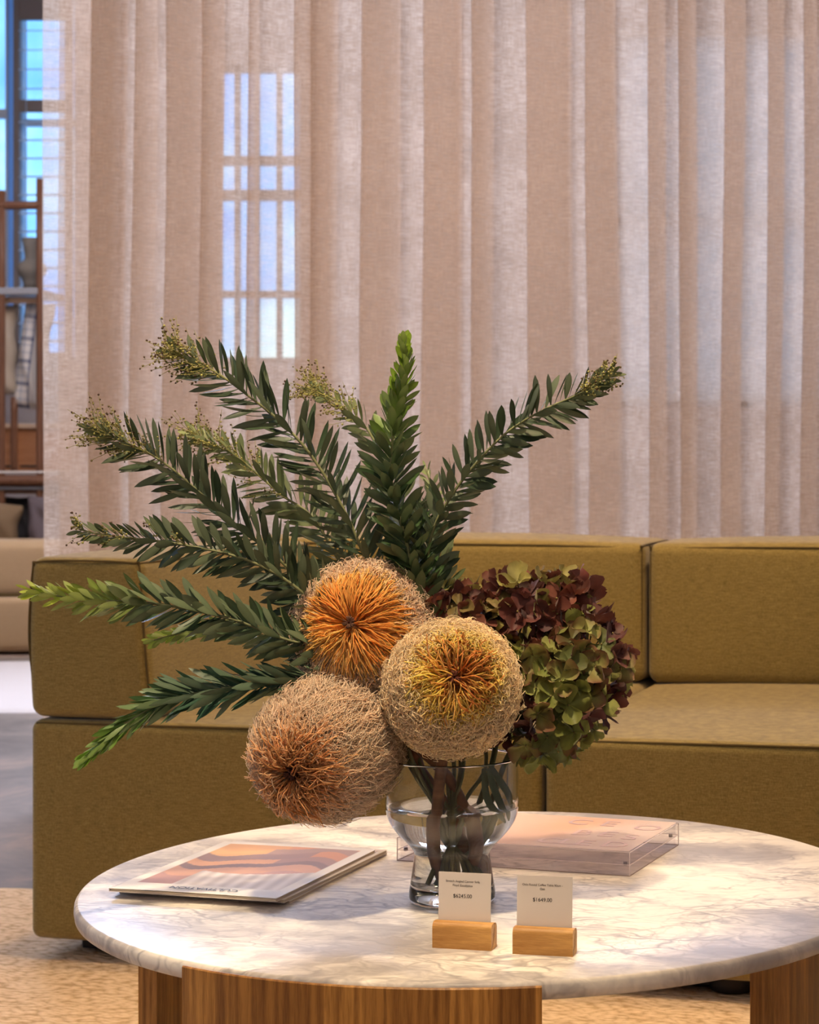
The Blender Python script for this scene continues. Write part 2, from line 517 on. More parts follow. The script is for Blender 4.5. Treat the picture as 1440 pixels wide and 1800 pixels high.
def vcol(name, rough=0.6, spec=0.4, sheen=0.0, trans=0.0, back=None, nscale=0.0, var=0.0):
    t = NT(name)
    at = t.add('ShaderNodeAttribute', attribute_name='Col')
    c = at.outputs['Color']
    if nscale:
        n = t.noise(t.coord('Object'), nscale, 3)
        c = t.mix(t.math('MULTIPLY', n, var), c, tuple([0.02] * 3))
    if back is not None:
        ge = t.add('ShaderNodeNewGeometry')
        pale = t.mix(back[3], c, back[:3])
        c = t.mix(ge.outputs['Backfacing'], c, pale)
    b = t.bsdf(Base_Color=c, Roughness=rough, Specular_IOR_Level=spec, Sheen_Weight=sheen)
    if trans:
        tr = t.add('ShaderNodeBsdfTranslucent', {'Color': c})
        mx = t.add('ShaderNodeMixShader', {0: trans, 1: b.outputs[0], 2: tr.outputs[0]})
        t.done(mx.outputs[0])
    return t.m
M['leaf'] = vcol('leaf_green', 0.45, 0.45, 0, 0.18, (0.28, 0.32, 0.20, 0.28))
M['bud'] = vcol('bud_spray', 0.7)
M['stem'] = vcol('plant_stem', 0.55, 0.4, 0, 0, None, 90, 0.5)
M['hair'] = vcol('banksia_styles', 0.6, 0.25, 0.2, 0.5)
M['petal'] = vcol('hydrangea_sepal', 0.55, 0.35, 0.1, 0.22, None, 160, 0.45)
M['print'] = vcol('printed_paper', 0.30, 0.5)
M['cone'] = plain('banksia_core', (0.75, 0.42, 0.16), 0.9)
M['paper'] = plain('white_paper', (0.72, 0.65, 0.60), 0.7)
M['pages'] = plain('page_edges', (0.62, 0.52, 0.40), 0.85)
M['ink'] = plain('black_ink', (0.02, 0.02, 0.02), 0.6)
M['ink_grey'] = plain('grey_ink', (0.11, 0.09, 0.08), 0.6)
M['ink_blue'] = plain('blue_grey_ink', (0.06, 0.07, 0.10), 0.6)
M['ink_pink'] = plain('tonal_pink_ink', (0.40, 0.25, 0.21), 0.5)

# ------------------------------------------------------------------ setting
def struct(o): o['kind'] = 'structure'; return o
struct(box('floor', -5.2, 3.6, -2.2, 11.2, -0.06, 0.0, M['concrete']))
struct(box('ceiling', -5.2, 3.6, -2.2, 11.2, 3.8, 3.86, M['ceiling']))
struct(box('wall_left', -5.26, -5.2, -2.2, 11.2, 0, 3.8, M['wall']))
struct(box('wall_right', 3.6, 3.66, -2.2, 11.2, 0, 3.8, M['wall']))
struct(box('wall_front', -5.2, 3.6, -2.26, -2.2, 0, 3.8, M['wall']))

# rear wall with window openings
YW = 10.9
def wx(px): return (px - VX) / FPX * YW
def wz(py): return CAM_Z - (py - VY) / FPX * YW
openings = [ (wx(-70), wx(140), wz(640), wz(-60)), (wx(376), wx(536), wz(640), wz(112)), (wx(1085), wx(1560), wz(716), wz(60)) ]
bm = bmesh.new()
xs = sorted({-5.2, 3.6, *[v for o_ in openings for v in o_[:2]]})
for a, b in zip(xs[:-1], xs[1:]):
    mid = (a + b) / 2
    op_ = [o_ for o_ in openings if o_[0] < mid < o_[1]]
    if op_:
        add_box(bm, a, b, YW, YW + 0.22, 0, op_[0][2]); add_box(bm, a, b, YW, YW + 0.22, op_[0][3], 3.8)
    else:
        add_box(bm, a, b, YW, YW + 0.22, 0, 3.8)
struct(bm_obj('wall_back', bm, M['wall_rear']))

# window 1: blue mullions and shutters, seen directly at the left
w1 = struct(empty('window_1', (openings[0][0], YW, openings[0][2])))
def rel_box(name, root, px0, px1, py0, py1, y0, y1, mat, bev=0.004):
    x0, x1 = sorted((wx(px0), wx(px1))); z1, z0 = wz(py0), wz(py1)
    o = box(name, x0 - root.location.x, x1 - root.location.x, y0, y1, z0 - root.location.z, z1 - root.location.z, mat, root, bev)
    return o
bm = bmesh.new()
L1 = w1.location
def rb(bm, root, px0, px1, py0, py1, y0, y1, bev=0.003):
    l_ = root.location
    add_box(bm, wx(px0) - l_.x, wx(px1) - l_.x, y0, y1, wz(py1) - l_.z, wz(py0) - l_.z, bev)
for (a, b) in ((-70, -58), (6, 10), (21, 24), (33, 36), (128, 140)): rb(bm, w1, a, b, -60, 640, 0.03, 0.12)
rb(bm, w1, -58, 6, 188, 204, 0.06, 0.12); rb(bm, w1, -70, 140, 628, 640, 0.0, 0.16); rb(bm, w1, 34, 128, 205, 217, 0.08, 0.13)
bm_obj('window_frame', bm, M['frame_blue'], w1)
t = NT('sky_lit_reveal')
fd = t.add('ShaderNodeBsdfDiffuse', {'Color': (0.55, 0.68, 0.85, 1)}); ft = t.add('ShaderNodeBsdfTranslucent', {'Color': (0.62, 0.76, 0.92, 1)})
M['lit_reveal'] = t.done(t.add('ShaderNodeMixShader', {0: 0.72, 1: fd.outputs[0], 2: ft.outputs[0]}).outputs[0])
rel_box('lit_reveal_panel', w1, 8, 34, -58, 628, 0.05, 0.056, M['lit_reveal'], 0)  # translucent blue panel added in place of the sky-lit mullions and reveals
box('window_pane', 0.02, openings[0][1] - openings[0][0] - 0.02, 0.125, 0.13, 0.02, openings[0][3] - openings[0][2] - 0.02, M['pane'], w1)
sh = empty('window_shutter', (wx(28), YW - 0.05, wz(640)), 0, 'grey brown louvred shutter leaf folded in front of the window beside the curtain edge', 'shutter')
bm = bmesh.new()
rb(bm, sh, 28, 39, -60, 640, 0.0, 0.035); rb(bm, sh, 118, 130, -60, 640, 0.0, 0.035)
rb(bm, sh, 39, 118, -60, 38, 0.0, 0.035); rb(bm, sh, 39, 118, 178, 199, 0.0, 0.035); rb(bm, sh, 39, 118, 620, 640, 0, 0.035)
bm_obj('shutter_frame', bm, M['frame_dark'], sh)
M['slat'] = NT('pale_blue_slat'); b_ = M['slat'].bsdf(Base_Color=(0.45, 0.62, 0.85), Roughness=0.5)
M['slat'] = M['slat'].m
bm = bmesh.new()
l_ = sh.location
k = 0
for py in list(range(56, 176, 34)) + list(range(216, 610, 32)):
    z = wz(py) - l_.z
    m = Matrix.Translation(((wx(39) + wx(118)) / 2 - l_.x, 0.018, z)) @ Matrix.Rotation(R(12), 4, 'X') @ Matrix.Diagonal((wx(118) - wx(39), 0.07, 0.006, 1))
    bmesh.ops.create_cube(bm, size=1, matrix=m)
add_box(bm, wx(52) - l_.x, wx(53) - l_.x, -0.02, -0.014, wz(610) - l_.z, wz(45) - l_.z)
bm_obj('louvre_slats', bm, M['slat'], sh)

# window 2: small-paned window seen through the curtain
w2 = struct(empty('window_2', (openings[1][0], YW, openings[1][2])))
bm = bmesh.new()
for (a, b) in ((376, 386), (410, 418), (446, 452), (484, 492), (526, 536)): rb(bm, w2, a, b, 112, 640, 0.03, 0.1)
for (a, b) in ((112, 124), (272, 288), (332, 350), (510, 522), (628, 640)): rb(bm, w2, 376, 536, a, b, 0.03, 0.1)
bm_obj('window_frame', bm, M['frame_dark'], w2)
box('window_pane', 0.02, openings[1][1] - openings[1][0] - 0.02, 0.11, 0.115, 0.02, openings[1][3] - openings[1][2] - 0.02, M['pane'], w2)
# window 3: wide window behind the right part of the curtain
w3 = struct(empty('window_3', (openings[2][0], YW, openings[2][2])))
bm = bmesh.new()
for (a, b) in ((1085, 1100), (1186, 1204), (1300, 1316), (1420, 1436), (1545, 1560)): rb(bm, w3, a, b, 60, 716, 0.03, 0.1)
for (a, b) in ((60, 76), (380, 396), (700, 716)): rb(bm, w3, 1085, 1560, a, b, 0.03, 0.1)
bm_obj('window_frame', bm, M['white_paint'], w3)
box('window_pane', 0.02, openings[2][1] - openings[2][0] - 0.02, 0.11, 0.115, 0.02, openings[2][3] - openings[2][2] - 0.02, M['pane'], w3)
t = NT('white_blind')
d_ = t.add('ShaderNodeBsdfDiffuse', {'Color': (0.85, 0.82, 0.78, 1)}); tr_ = t.add('ShaderNodeBsdfTranslucent', {'Color': (0.85, 0.82, 0.78, 1)})
M['blind'] = t.done(t.add('ShaderNodeMixShader', {0: 0.6, 1: d_.outputs[0], 2: tr_.outputs[0]}).outputs[0])
bl = empty('roller_blind', (openings[2][0], YW - 0.03, openings[2][3]), 0, 'pale roller blind glowing with daylight behind the right part of the sheer curtain', 'blind')
box('blind_cloth', 0.02, openings[2][1] - openings[2][0] - 0.02, 0, 0.004, -(openings[2][3] - openings[2][2]) + 0.03, -0.02, M['blind'], bl)
box('roller_tube', 0.0, openings[2][1] - openings[2][0], -0.02, 0.02, -0.02, 0.02, M['white_paint'], bl, 0.008)

# ------------------------------------------------------------------ rugs
def rug(name, x0, x1, y0, y1, mat, label, cat='rug', h=0.012):
    n1, n2 = 60, 60
    X = np.linspace(x0, x1, n1); Yy = np.linspace(y0, y1, n2)
    V = []; F = []
    for i, y in enumerate(Yy):
        for j, x in enumerate(X):
            edge = (j in (0, n1 - 1)) or (i in (0, n2 - 1))
            dy = 0.012 * math.sin(x * 9) + 0.008 * math.sin(x * 23) if i in (0, n2 - 1) else 0
            V.append((x, y + dy, 0.001 if edge else h + 0.0015 * math.sin(x * 17) * math.sin(y * 13)))
    for i in range(n2 - 1):
        for j in range(n1 - 1):
            a = i * n1 + j; F.append((a, a + 1, a + n1 + 1, a + n1))
    nb = len(V)
    V += [(x0, y0, 0.0005), (x1, y0, 0.0005), (x1, y1, 0.0005), (x0, y1, 0.0005)]
    F.append((nb + 3, nb + 2, nb + 1, nb))
    o = arrays_mesh(name, V, F, mat)
    return tag(o, label, cat)
rug('jute_rug', -2.2, 2.2, 0.9, 3.98, M['jute'], 'chunky woven natural jute rug under the marble coffee table and olive sofa')
rug('cream_rug', -4.6, -0.9, 6.75, 8.4, plaster('cream_wool', (0.50, 0.45, 0.41)), 'pale cream rug on the concrete floor in front of the beige sofa')

# ------------------------------------------------------------------ curtain
def make_curtain():
    Yc = 4.88
    T = [(165, 208), (236, 262), (290, 343), (352, 384), (441, 450), (530, 552), (558, 600), (648, 702), (748, 804), (832, 866),
         (935, 1003), (1036, 1081), (1138, 1163), (1190, 1222), (1268, 1302), (1345, 1372), (1408, 1436), (1480, 1520), (1560, 1600), (1640, 1690)]
    prof = [(75, 0.0)]
    for (l, r) in T:
        d = 0.020 + 0.032 * random.random()
        prof += [(r - 3, d * 0.9), (r, d * 0.55), (r - 3, d * 0.2), ((l + r) / 2, -0.2 * d), (l + 3, -d * 0.55), (l, -d * 0.85), (l + 3, -d * 1.1), (min(r + 6, l + 30), -d * 0.75)]
    prof.append((1730, 0.0))
    path = smooth_path([((a - VX) / FPX * Yc, Yc + b, 0) for a, b in prof], 1500)
    n = len(path)
    s = np.concatenate([[0], np.cumsum(np.linalg.norm(np.diff(path, axis=0), axis=1))])
    rows = 54
    zs = np.linspace(0.015, 3.76, rows)
    V = np.zeros((rows, n, 3)); UV = np.zeros((rows, n, 2))
    for i, z in enumerate(zs):
        sway = np.array([0.020 * mnoise.noise(Vector((x * 3.1, z * 0.55, 3.3))) + 0.006 * mnoise.noise(Vector((x * 11, z * 1.3, 9))) for x in path[:, 0]])
        sw2 = np.array([0.018 * mnoise.noise(Vector((x * 4.5, z * 0.9, 17))) + 0.012 * mnoise.noise(Vector((x * 16, z * 0.7, 27))) for x in path[:, 0]])
        fade = np.clip((path[:, 0] - path[0, 0]) / 0.08, 0, 1)
        V[i, :, 0] = path[:, 0] + sway * fade
        V[i, :, 1] = path[:, 1] + sw2
        V[i, :, 2] = z
        UV[i, :, 0] = s; UV[i, :, 1] = z
    idx = np.arange(rows * n).reshape(rows, n)
    F = np.stack([idx[:-1, :-1], idx[:-1, 1:], idx[1:, 1:], idx[1:, :-1]], axis=-1).reshape(-1, 4)
    root = empty('sheer_curtain', (0, 0, 0), 0, 'floor length sheer beige linen curtain hanging in soft folds behind the olive sofa', 'curtain')
    arrays_mesh('curtain_cloth', V.reshape(-1, 3), F, M['linen'], root, UV=UV.reshape(-1, 2))
    # side hem: doubled cloth along the free edge
    hem = []
    w = 24
    V2 = V[:, 2:2 + w, :].copy(); V2[:, :, 1] -= 0.003
    idx = np.arange(rows * w).reshape(rows, w)
    F = np.stack([idx[:-1, :-1], idx[:-1, 1:], idx[1:, 1:], idx[1:, :-1]], axis=-1).reshape(-1, 4)
    arrays_mesh('side_hem', V2.reshape(-1, 3), F, M['linen'], root, UV=UV[:, 2:2 + w, :].reshape(-1, 2))
    box('curtain_track', -1.6, 0.95, Yc - 0.02, Yc + 0.02, 3.755, 3.798, M['white_paint'], root, 0.003)
make_curtain()

# ------------------------------------------------------------------ sofa
SO = empty('corner_sofa', (-1.015, 3.385, 0), R(-13.3), 'olive green fabric modular corner sofa standing behind the marble coffee table', 'sofa')
def seam(pts, parent, r=0.0021, n=60, name='seam'):
    return tube_obj(name, smooth_path(pts, n), r, M['seam'], parent, 6)
def place(o, x, y, z): o.location = (x, y, z); return o
ZB, ZS, ZT = 0.045, 0.418, 0.694
def seat_base(x0, x1):
    o = round_box('seat_base', (x1 - x0, 1.0, ZS - ZB), 0.018, M['sofa'], SO, (0.0, 0.003, 0.012))
    place(o, x0, 0, ZB)
    w = x1 - x0
    r = 0.006
    seam([(0.012, r, ZS - ZB - r), (w * 0.5, r - 0.003, ZS - ZB - r + 0.003), (w - 0.012, r, ZS - ZB - r)], o)
    seam([(0.006, 0.02, ZS - ZB - 0.006), (0.006, 0.5, ZS - ZB - 0.006), (0.006, 0.98, ZS - ZB - 0.006)], o)
    return o
seat_base(0.0, 0.9025)
seat_base(0.9090, 1.98)
# left backrest block, end facing the camera, leaning inner face
def lean(V):
    zz = V[:, 2] / (ZT - ZS)
    V = V.copy()
    V[:, 0] = V[:, 0] * (1.0 - 0.10 * zz * (V[:, 0] > 0.06))
    V[:, 0] -= 0.006 * np.sin(np.clip(zz, 0, 1) * np.pi) * (V[:, 0] < 0.1)
    return V
arm = round_box('backrest', (0.228, 0.745, ZT - ZS - 0.004), 0.02, M['sofa'], SO, (0.004, 0.003, 0.006), fn=lean)
place(arm, -0.001, 0.003, ZS + 0.004)
za = ZT - ZS - 0.006
seam([(0.008, 0.010, 0.02), (-0.002, 0.004, za * 0.5), (0.005, 0.004, za - 0.02), (0.016, 0.004, za - 0.006), (0.10, 0.001, za - 0.003), (0.19, 0.004, za - 0.006), (0.201, 0.007, za - 0.014),
      (0.212, 0.004, za * 0.5), (0.222, 0.006, 0.02)], arm, n=90)
seam([(0.2, 0.006, za - 0.007), (0.203, 0.06, za - 0.006), (0.203, 0.4, za - 0.005), (0.203, 0.74, za - 0.005)], arm)
def back(x0, x1):
    w = x1 - x0
    o = round_box('backrest', (w, 0.27, ZT - ZS - 0.002), 0.022, M['sofa'], SO, (0.0, 0.006, 0.012))
    place(o, x0, 0.75, ZS + 0.004)
    zz = ZT - ZS - 0.002
    seam([(0.02, 0.007, zz - 0.010), (w * 0.25, 0.003, zz - 0.006), (w * 0.75, 0.003, zz - 0.006), (w - 0.02, 0.007, zz - 0.010)], o)
    for xx, sg in ((0.006, 1), (w - 0.006, -1)):
        seam([(xx + sg * 0.002, 0.008, 0.02), (xx, 0.008, zz * 0.5), (xx, 0.008, zz - 0.02), (xx, 0.02, zz - 0.006), (xx, 0.25, zz - 0.004)], o)
    return o
back(0.0, 0.9025)
back(0.9090, 1.98)
pl_ = box('plinth', 0.06, 1.94, 0.07, 0.95, 0.016, 0.05, M['black'], SO, 0.004)
for x, y in ((0.12, 0.10), (1.2, 0.08), (0.12, 0.9), (1.86, 0.9)):
    lathe('foot', [(0, 0.0), (0.035, 0.0), (0.038, 0.012), (0.038, 0.033), (0, 0.033)], M['black'], SO, 24, (x, y, 0.0136))

# ------------------------------------------------------------------ coffee table
TX, TY, TZ, TR = -0.1634, 2.273, 0.38, 0.45
TB = empty('coffee_table', (TX, TY, 0), 0, 'round coffee table with white veined marble top and three curved oak slab legs', 'table')
lathe('tabletop', [(0, TZ - 0.018), (TR - 0.004, TZ - 0.018), (TR - 0.001, TZ - 0.016), (TR, TZ - 0.010), (TR - 0.0005, TZ - 0.004), (TR - 0.0025, TZ - 0.001), (TR - 0.005, TZ), (0.3, TZ), (0, TZ)],
      M['marble'], TB, 256)
def leg(az):
    bm = bmesh.new()
    n = 26
    a0, a1 = R(az - 23), R(az + 23)
    # cross section radial profile: body up to the underside, thin outer lip up the rim
    ro = TR + 0.004
    prof = [(ro - 0.026, 0.013), (ro - 0.026, TZ - 0.0185), (TR + 0.0006, TZ - 0.0185), (TR + 0.0006, TZ - 0.0045), (TR + 0.0016, TZ - 0.0032), (ro - 0.0012, TZ - 0.0032), (ro, TZ - 0.0045), (ro, 0.013)]
    rings = []
    for i in range(n + 1):
        a = a0 + (a1 - a0) * i / n
        rings.append([bm.verts.new((r * math.cos(a), r * math.sin(a), z)) for r, z in prof])
    m = len(prof)
    for i in range(n):
        for j in range(m):
            bm.faces.new((rings[i][j], rings[i][(j + 1) % m], rings[i + 1][(j + 1) % m], rings[i + 1][j]))
    bm.faces.new(rings[0]); bm.faces.new(rings[-1][::-1])
    bm_obj('leg', bm, M['oak'], TB)
for az in (-102, 18, 138): leg(az)

# ------------------------------------------------------------------ text helper
def text_mesh(name, body, size, mat, parent, loc, rot=(0, 0, 0), align='CENTER', sx=1.0, extrude=0.00005, spacing=1.0):
    cu = bpy.data.curves.new(name + '_text', 'FONT')
    cu.body = body; cu.size = size; cu.align_x = align; cu.align_y = 'CENTER'
    cu.extrude = extrude; cu.space_character = spacing
    tmp = bpy.data.objects.new(name + '_tmp', cu)
    col.objects.link(tmp)
    dg = bpy.context.evaluated_depsgraph_get()
    me = bpy.data.meshes.new_from_object(tmp.evaluated_get(dg))
    bpy.data.objects.remove(tmp)
    me.materials.clear()
    o = bpy.data.objects.new(name, me)
    me.materials.append(mat)
    col.objects.link(o)
    o.parent = parent; o.location = loc; o.rotation_euler = rot; o.scale = (sx, 1, 1)
    return o

# ------------------------------------------------------------------ price cards in oak holders
def card_set(pl, pr, width, cw, ch, lines, price, lab_h, lab_c, tsz):
    a = on_plane(pl[0], pl[1], TZ); b = on_plane(pr[0], pr[1], TZ)
    rz = math.atan2(b.y - a.y, b.x - a.x)
    h = empty('card_holder', (a.x, a.y, TZ), rz, lab_h, 'card holder', 'oak price card holders')
    bm = bmesh.new()
    D, H = 0.019, 0.0255
    sl = 0.0105
    # profile (y, z) with rounded front top, a slot behind it, chamfered rear
    prof = [(0.0, 0.0)]
    for k in range(7):
        t_ = R(180 - 90 * k / 6); prof.append((0.0055 + 0.0055 * math.cos(t_), H - 0.0055 + 0.0055 * math.sin(t_)))
    prof += [(sl, H), (sl, 0.008), (sl + 0.0016, 0.008), (sl + 0.0016, H - 0.0005)]
    for k in range(6):
        t_ = R(90 - 90 * k / 5); prof.append((D - 0.006 + 0.006 * math.cos(t_), H - 0.0065 + 0.006 * math.sin(t_)))
    prof += [(D, 0.0)]
    L = [bm.verts.new((0, y, z)) for y, z in prof]; Rr = [bm.verts.new((width, y, z)) for y, z in prof]
    m = len(prof)
    for j in range(m): bm.faces.new((L[j], L[(j + 1) % m], Rr[(j + 1) % m], Rr[j]))
    bm.faces.new(L[::-1]); bm.faces.new(Rr)
    bmesh.ops.triangulate(bm, faces=[f for f in bm.faces if len(f.verts) > 4])
    bm_obj('wood_block', bm, M['oak_block'], h)
    c = empty('price_card', (a.x, a.y, TZ), rz, lab_c, 'price card', 'white price cards')
    x0 = (width - cw) / 2 - 0.001
    cy, cz = sl + 0.0008, 0.009
    tilt = R(-2.5)
    bm = bmesh.new(); add_box(bm, 0, cw, -0.0002, 0.0002, 0, ch)
    o = bm_obj('card', bm, M['paper'], c); o.location = (x0, cy, cz); o.rotation_euler = (tilt, 0, 0)
    yb = -0.00035
    z = ch - 0.0088
    for ln in lines:
        text_mesh('printed_line', ln, tsz, M['ink_grey'], o, (cw * 0.46, yb, z), (R(90), 0, 0))
        z -= tsz * 1.28
    text_mesh('printed_price', price, 0.0052, M['ink'], o, (cw * 0.46, yb, ch - 0.0232), (R(90), 0, 0), extrude=0.00005)
card_set((760, 1666), (864, 1672), 0.0605, 0.054, 0.0635, ['Stretch Angled Corner Sofa', 'Floyd Eucalyptus'], '$6245.00',
         'shaded oak block holding the price card nearest the glass vase', 'white price card reading $6245.00 standing right in front of the glass vase', 0.0031)
card_set((901, 1677), (1003, 1682), 0.0600, 0.0555, 0.0650, ['Oslo Round Coffee Table 90cm -', 'Oak'], '$1649.00',
         'brightly lit oak block holding the right hand price card', 'white price card reading $1649.00 standing to the right of the other card', 0.0030)

# ------------------------------------------------------------------ magazines
def magazine(corner_nl, rz, w, l, thick, z, label, art=False):
    """corner_nl = near-left corner; local x = along near edge, local y = away"""
    mg = empty('magazine', (corner_nl[0], corner_nl[1], z), rz, label, 'magazine', 'stacked magazines')
    bm = bmesh.new(); add_box(bm, 0.0015, w - 0.001, 0.001, l - 0.001, 0.0002, thick - 0.0003)
    bm_obj('pages', bm, M['pages'], mg)
    nx, ny = (90, 120) if art else (12, 12)
    V = []; C = []; F = []
    for j in range(ny + 1):
        for i in range(nx + 1):
            u, v = i / nx, j / ny
            V.append((u * w, v * l, thick + 0.0012 * math.sin(math.pi * u) * (0.6 if art else 0.0) + 0.0004))
            c = (0.84, 0.79, 0.72)
            if art:
                mx, my0, my1 = 0.075, 0.13, 0.955
                if mx < u < 1 - mx and my0 < v < my1:
                    a = (u - mx) / (1 - 2 * mx); b = (v - my0) / (my1 - my0)
                    q = b + 0.10 * math.sin(a * 5.2 + 0.5) + 0.03 * math.sin(a * 13)
                    if b < 0.42 - 0.13 * math.sin(a * 3.2) and a > 0.25:
                        s_ = 0.5 + 0.5 * math.sin(a * 60 + b * 9)
                        c = (0.55 + 0.25 * s_, 0.48 + 0.25 * s_, 0.44 + 0.25 * s_)
                    elif q < 0.30: c = (0.48, 0.24, 0.18)
                    elif q < 0.46: c = (0.66, 0.34, 0.19)
                    elif q < 0.55: c = (0.24, 0.13, 0.10)
                    elif q < 0.66: c = (0.72, 0.36, 0.16) if a < 0.6 else (0.38, 0.20, 0.14)
                    elif q < 0.80: c = (0.34, 0.19, 0.14) if a < 0.75 else (0.62, 0.26, 0.10)
                    elif q < 0.93: c = (0.78, 0.42, 0.13) if a < 0.42 else (0.40, 0.24, 0.18)
                    else: c = (0.74, 0.38, 0.12) if a < 0.5 else (0.70, 0.30, 0.12)
            elif (u - 0.08) * (0.92 - u) > 0 and (v - 0.1) * (0.95 - v) > 0:
                c = (0.62, 0.36, 0.28)
            C.append(c)
    for j in range(ny):
        for i in range(nx):
            a = j * (nx + 1) + i; F.append((a, a + 1, a + nx + 2, a + nx + 1))
    cover = arrays_mesh('cover', V, F, M['print'], mg, C=np.array(C))
    mod = cover.modifiers.new('thick', 'SOLIDIFY'); mod.thickness = 0.0004
    bm = bmesh.new(); add_box(bm, 0, w, 0, l, 0, 0.0004)
    bm_obj('back_cover', bm, M['paper'], mg)
    box('spine', -0.0004, 0.0004, 0, l, 0, thick + 0.0004, M['paper'], mg)
    if art:
        text_mesh('printed_title', 'CULTIVATION', 0.0125, M['ink_blue'], mg, (w * 0.53, l * 0.060, thick + 0.0022), (0, 0, R(180)), extrude=0.0001, sx=1.0)
    return mg
def near_left_from_right(nr, rz, w): return (nr[0] - w * math.cos(rz), nr[1] - w * math.sin(rz))
nr = on_plane(500, 1590, TZ + 0.002)
r2 = R(-15.9)
magazine(near_left_from_right((nr.x + 0.004, nr.y + 0.012), R(-15.2), 0.205), R(-15.2), 0.205, 0.28, 0.0028, TZ, 'cream magazine at the bottom of the stack of three')
magazine(near_left_from_right((nr.x, nr.y), r2, 0.205), r2, 0.205, 0.285, 0.0034, TZ + 0.0036, 'white magazine with a brown picture edge peeking out, middle of the stack')
nl = on_plane(192, 1565, TZ + 0.009)
magazine((nl.x, nl.y), R(-15.2), 0.199, 0.277, 0.0032, TZ + 0.0078, 'topmost magazine with rust and orange draped picture on a white cover', True)

# ------------------------------------------------------------------ acrylic display block
na = on_plane(1107, 1541, TZ); fl = on_plane(698, 1513, TZ)
arz = math.atan2(na.y - fl.y, na.x - fl.x)
AW, AL, AH = 0.293, 0.197, 0.0285
AC = empty('acrylic_block', (fl.x, fl.y, TZ), arz, 'clear acrylic display block with pink printed sheet lying behind the glass vase', 'display block')
def shell(name, z0, z1, wall=0.003, top=0.0015):
    bm = bmesh.new()
    def ring(x0, x1, y0, y1, z): return [bm.verts.new(c) for c in ((x0, y0, z), (x1, y0, z), (x1, y1, z), (x0, y1, z))]
    o0 = ring(0, AW, 0, AL, z0); o1 = ring(0, AW, 0, AL, z1)
    i0 = ring(wall, AW - wall, wall, AL - wall, z0); i1 = ring(wall, AW - wall, wall, AL - wall, z1 - top)
    for k in range(4):
        m = (k + 1) % 4
        bm.faces.new((o0[k], o0[m], o1[m], o1[k])); bm.faces.new((i0[m], i0[k], i1[k], i1[m])); bm.faces.new((o0[m], o0[k], i0[k], i0[m]))
    bm.faces.new(o1); bm.faces.new(i1[::-1])
    return bm_obj(name, bm, M['acrylic'], AC)
shell('lower_shell', 0.0003, 0.0132)
shell('upper_shell', 0.0134, AH - 0.0006)
M['edge_pale'] = plain('edge_glint', (0.80, 0.70, 0.70), 0.25); M['edge_dark'] = plain('shadowed_edge', (0.30, 0.22, 0.17), 0.4)  # opaque strips paint the bright edge lines pale and the base line dark
for nm_, z_, mt_, w_ in (('edge_glint', AH - 0.0012, M['edge_pale'], 0.0007), ('middle_joint', 0.0130, M['edge_pale'], 0.0006), ('base_edge', 0.0003, M['edge_dark'], 0.0006)):
    bm = bmesh.new()
    add_box(bm, 0, AW, -0.0002, w_, z_, z_ + w_); add_box(bm, 0, AW, AL - w_, AL + 0.0002, z_, z_ + w_)
    add_box(bm, -0.0002, w_, w_, AL - w_, z_, z_ + w_); add_box(bm, AW - w_, AW + 0.0002, w_, AL - w_, z_, z_ + w_)
    if nm_ == 'edge_glint':
        for x_ in (-0.0002, AW - w_):
            for y_ in (-0.0002, AL - w_): add_box(bm, x_, x_ + w_ * 1.2, y_, y_ + w_ * 1.2, 0.001, z_)
    bm_obj(nm_, bm, mt_, AC)
nx, ny = 60, 40
V = []; C = []; F = []
for j in range(ny + 1):
    for i in range(nx + 1):
        u, v = i / nx, j / ny
        V.append((0.002 + u * (AW - 0.004), 0.002 + v * (AL - 0.004), AH))
        k = 1 / (1 + math.exp(-(u - 0.72 + 0.35 * (0.6 - v)) * 22))
        base = np.array((0.80, 0.50, 0.40)); lil = np.array((0.76, 0.62, 0.60)); pk = np.array((0.80, 0.56, 0.50))
        w_ = math.exp(-((u - 0.62) ** 2 / 0.03 + (v - 0.7) ** 2 / 0.2))
        c = pk * (1 - w_) + np.array((0.84, 0.47, 0.33)) * w_
        C.append(c * (1 - k) + lil * k)
for j in range(ny):
    for i in range(nx):
        a = j * (nx + 1) + i; F.append((a, a + 1, a + nx + 2, a + nx + 1))
t = NT('tinted_film')
at_ = t.add('ShaderNodeAttribute', attribute_name='Col')
f1 = t.add('ShaderNodeBsdfTransparent', {'Color': (0.95, 0.86, 0.84, 1)}); f2 = t.add('ShaderNodeBsdfDiffuse', {'Color': at_.outputs['Color']}); f3 = t.add('ShaderNodeBsdfGlossy', {'Roughness': 0.08})
fm = t.add('ShaderNodeMixShader', {0: 0.56, 1: f1.outputs[0], 2: f2.outputs[0]})
M['film'] = t.done(t.add('ShaderNodeMixShader', {0: 0.05, 1: fm.outputs[0], 2: f3.outputs[0]}).outputs[0])
sheet = arrays_mesh('printed_sheet', V, F, M['film'], AC, C=np.array(C))
for body, fx, fy, sz in (('C', 0.60, 0.80, 0.045), ('E', 0.735, 0.80, 0.045), ('O', 0.915, 0.74, 0.045), ('B', 0.69, 0.47, 0.045), ('E', 0.80, 0.47, 0.045), ('S', 0.91, 0.42, 0.045),
                         ('C', 0.62, 0.17, 0.045), ('L', 0.70, 0.17, 0.045), ('E', 0.77, 0.17, 0.045), ('D', 0.90, 0.17, 0.045)):
    text_mesh('printed_letter', body, sz, M['ink_pink'], sheet, (fx * AW, fy * AL, AH + 0.0003), (0, 0, 0))
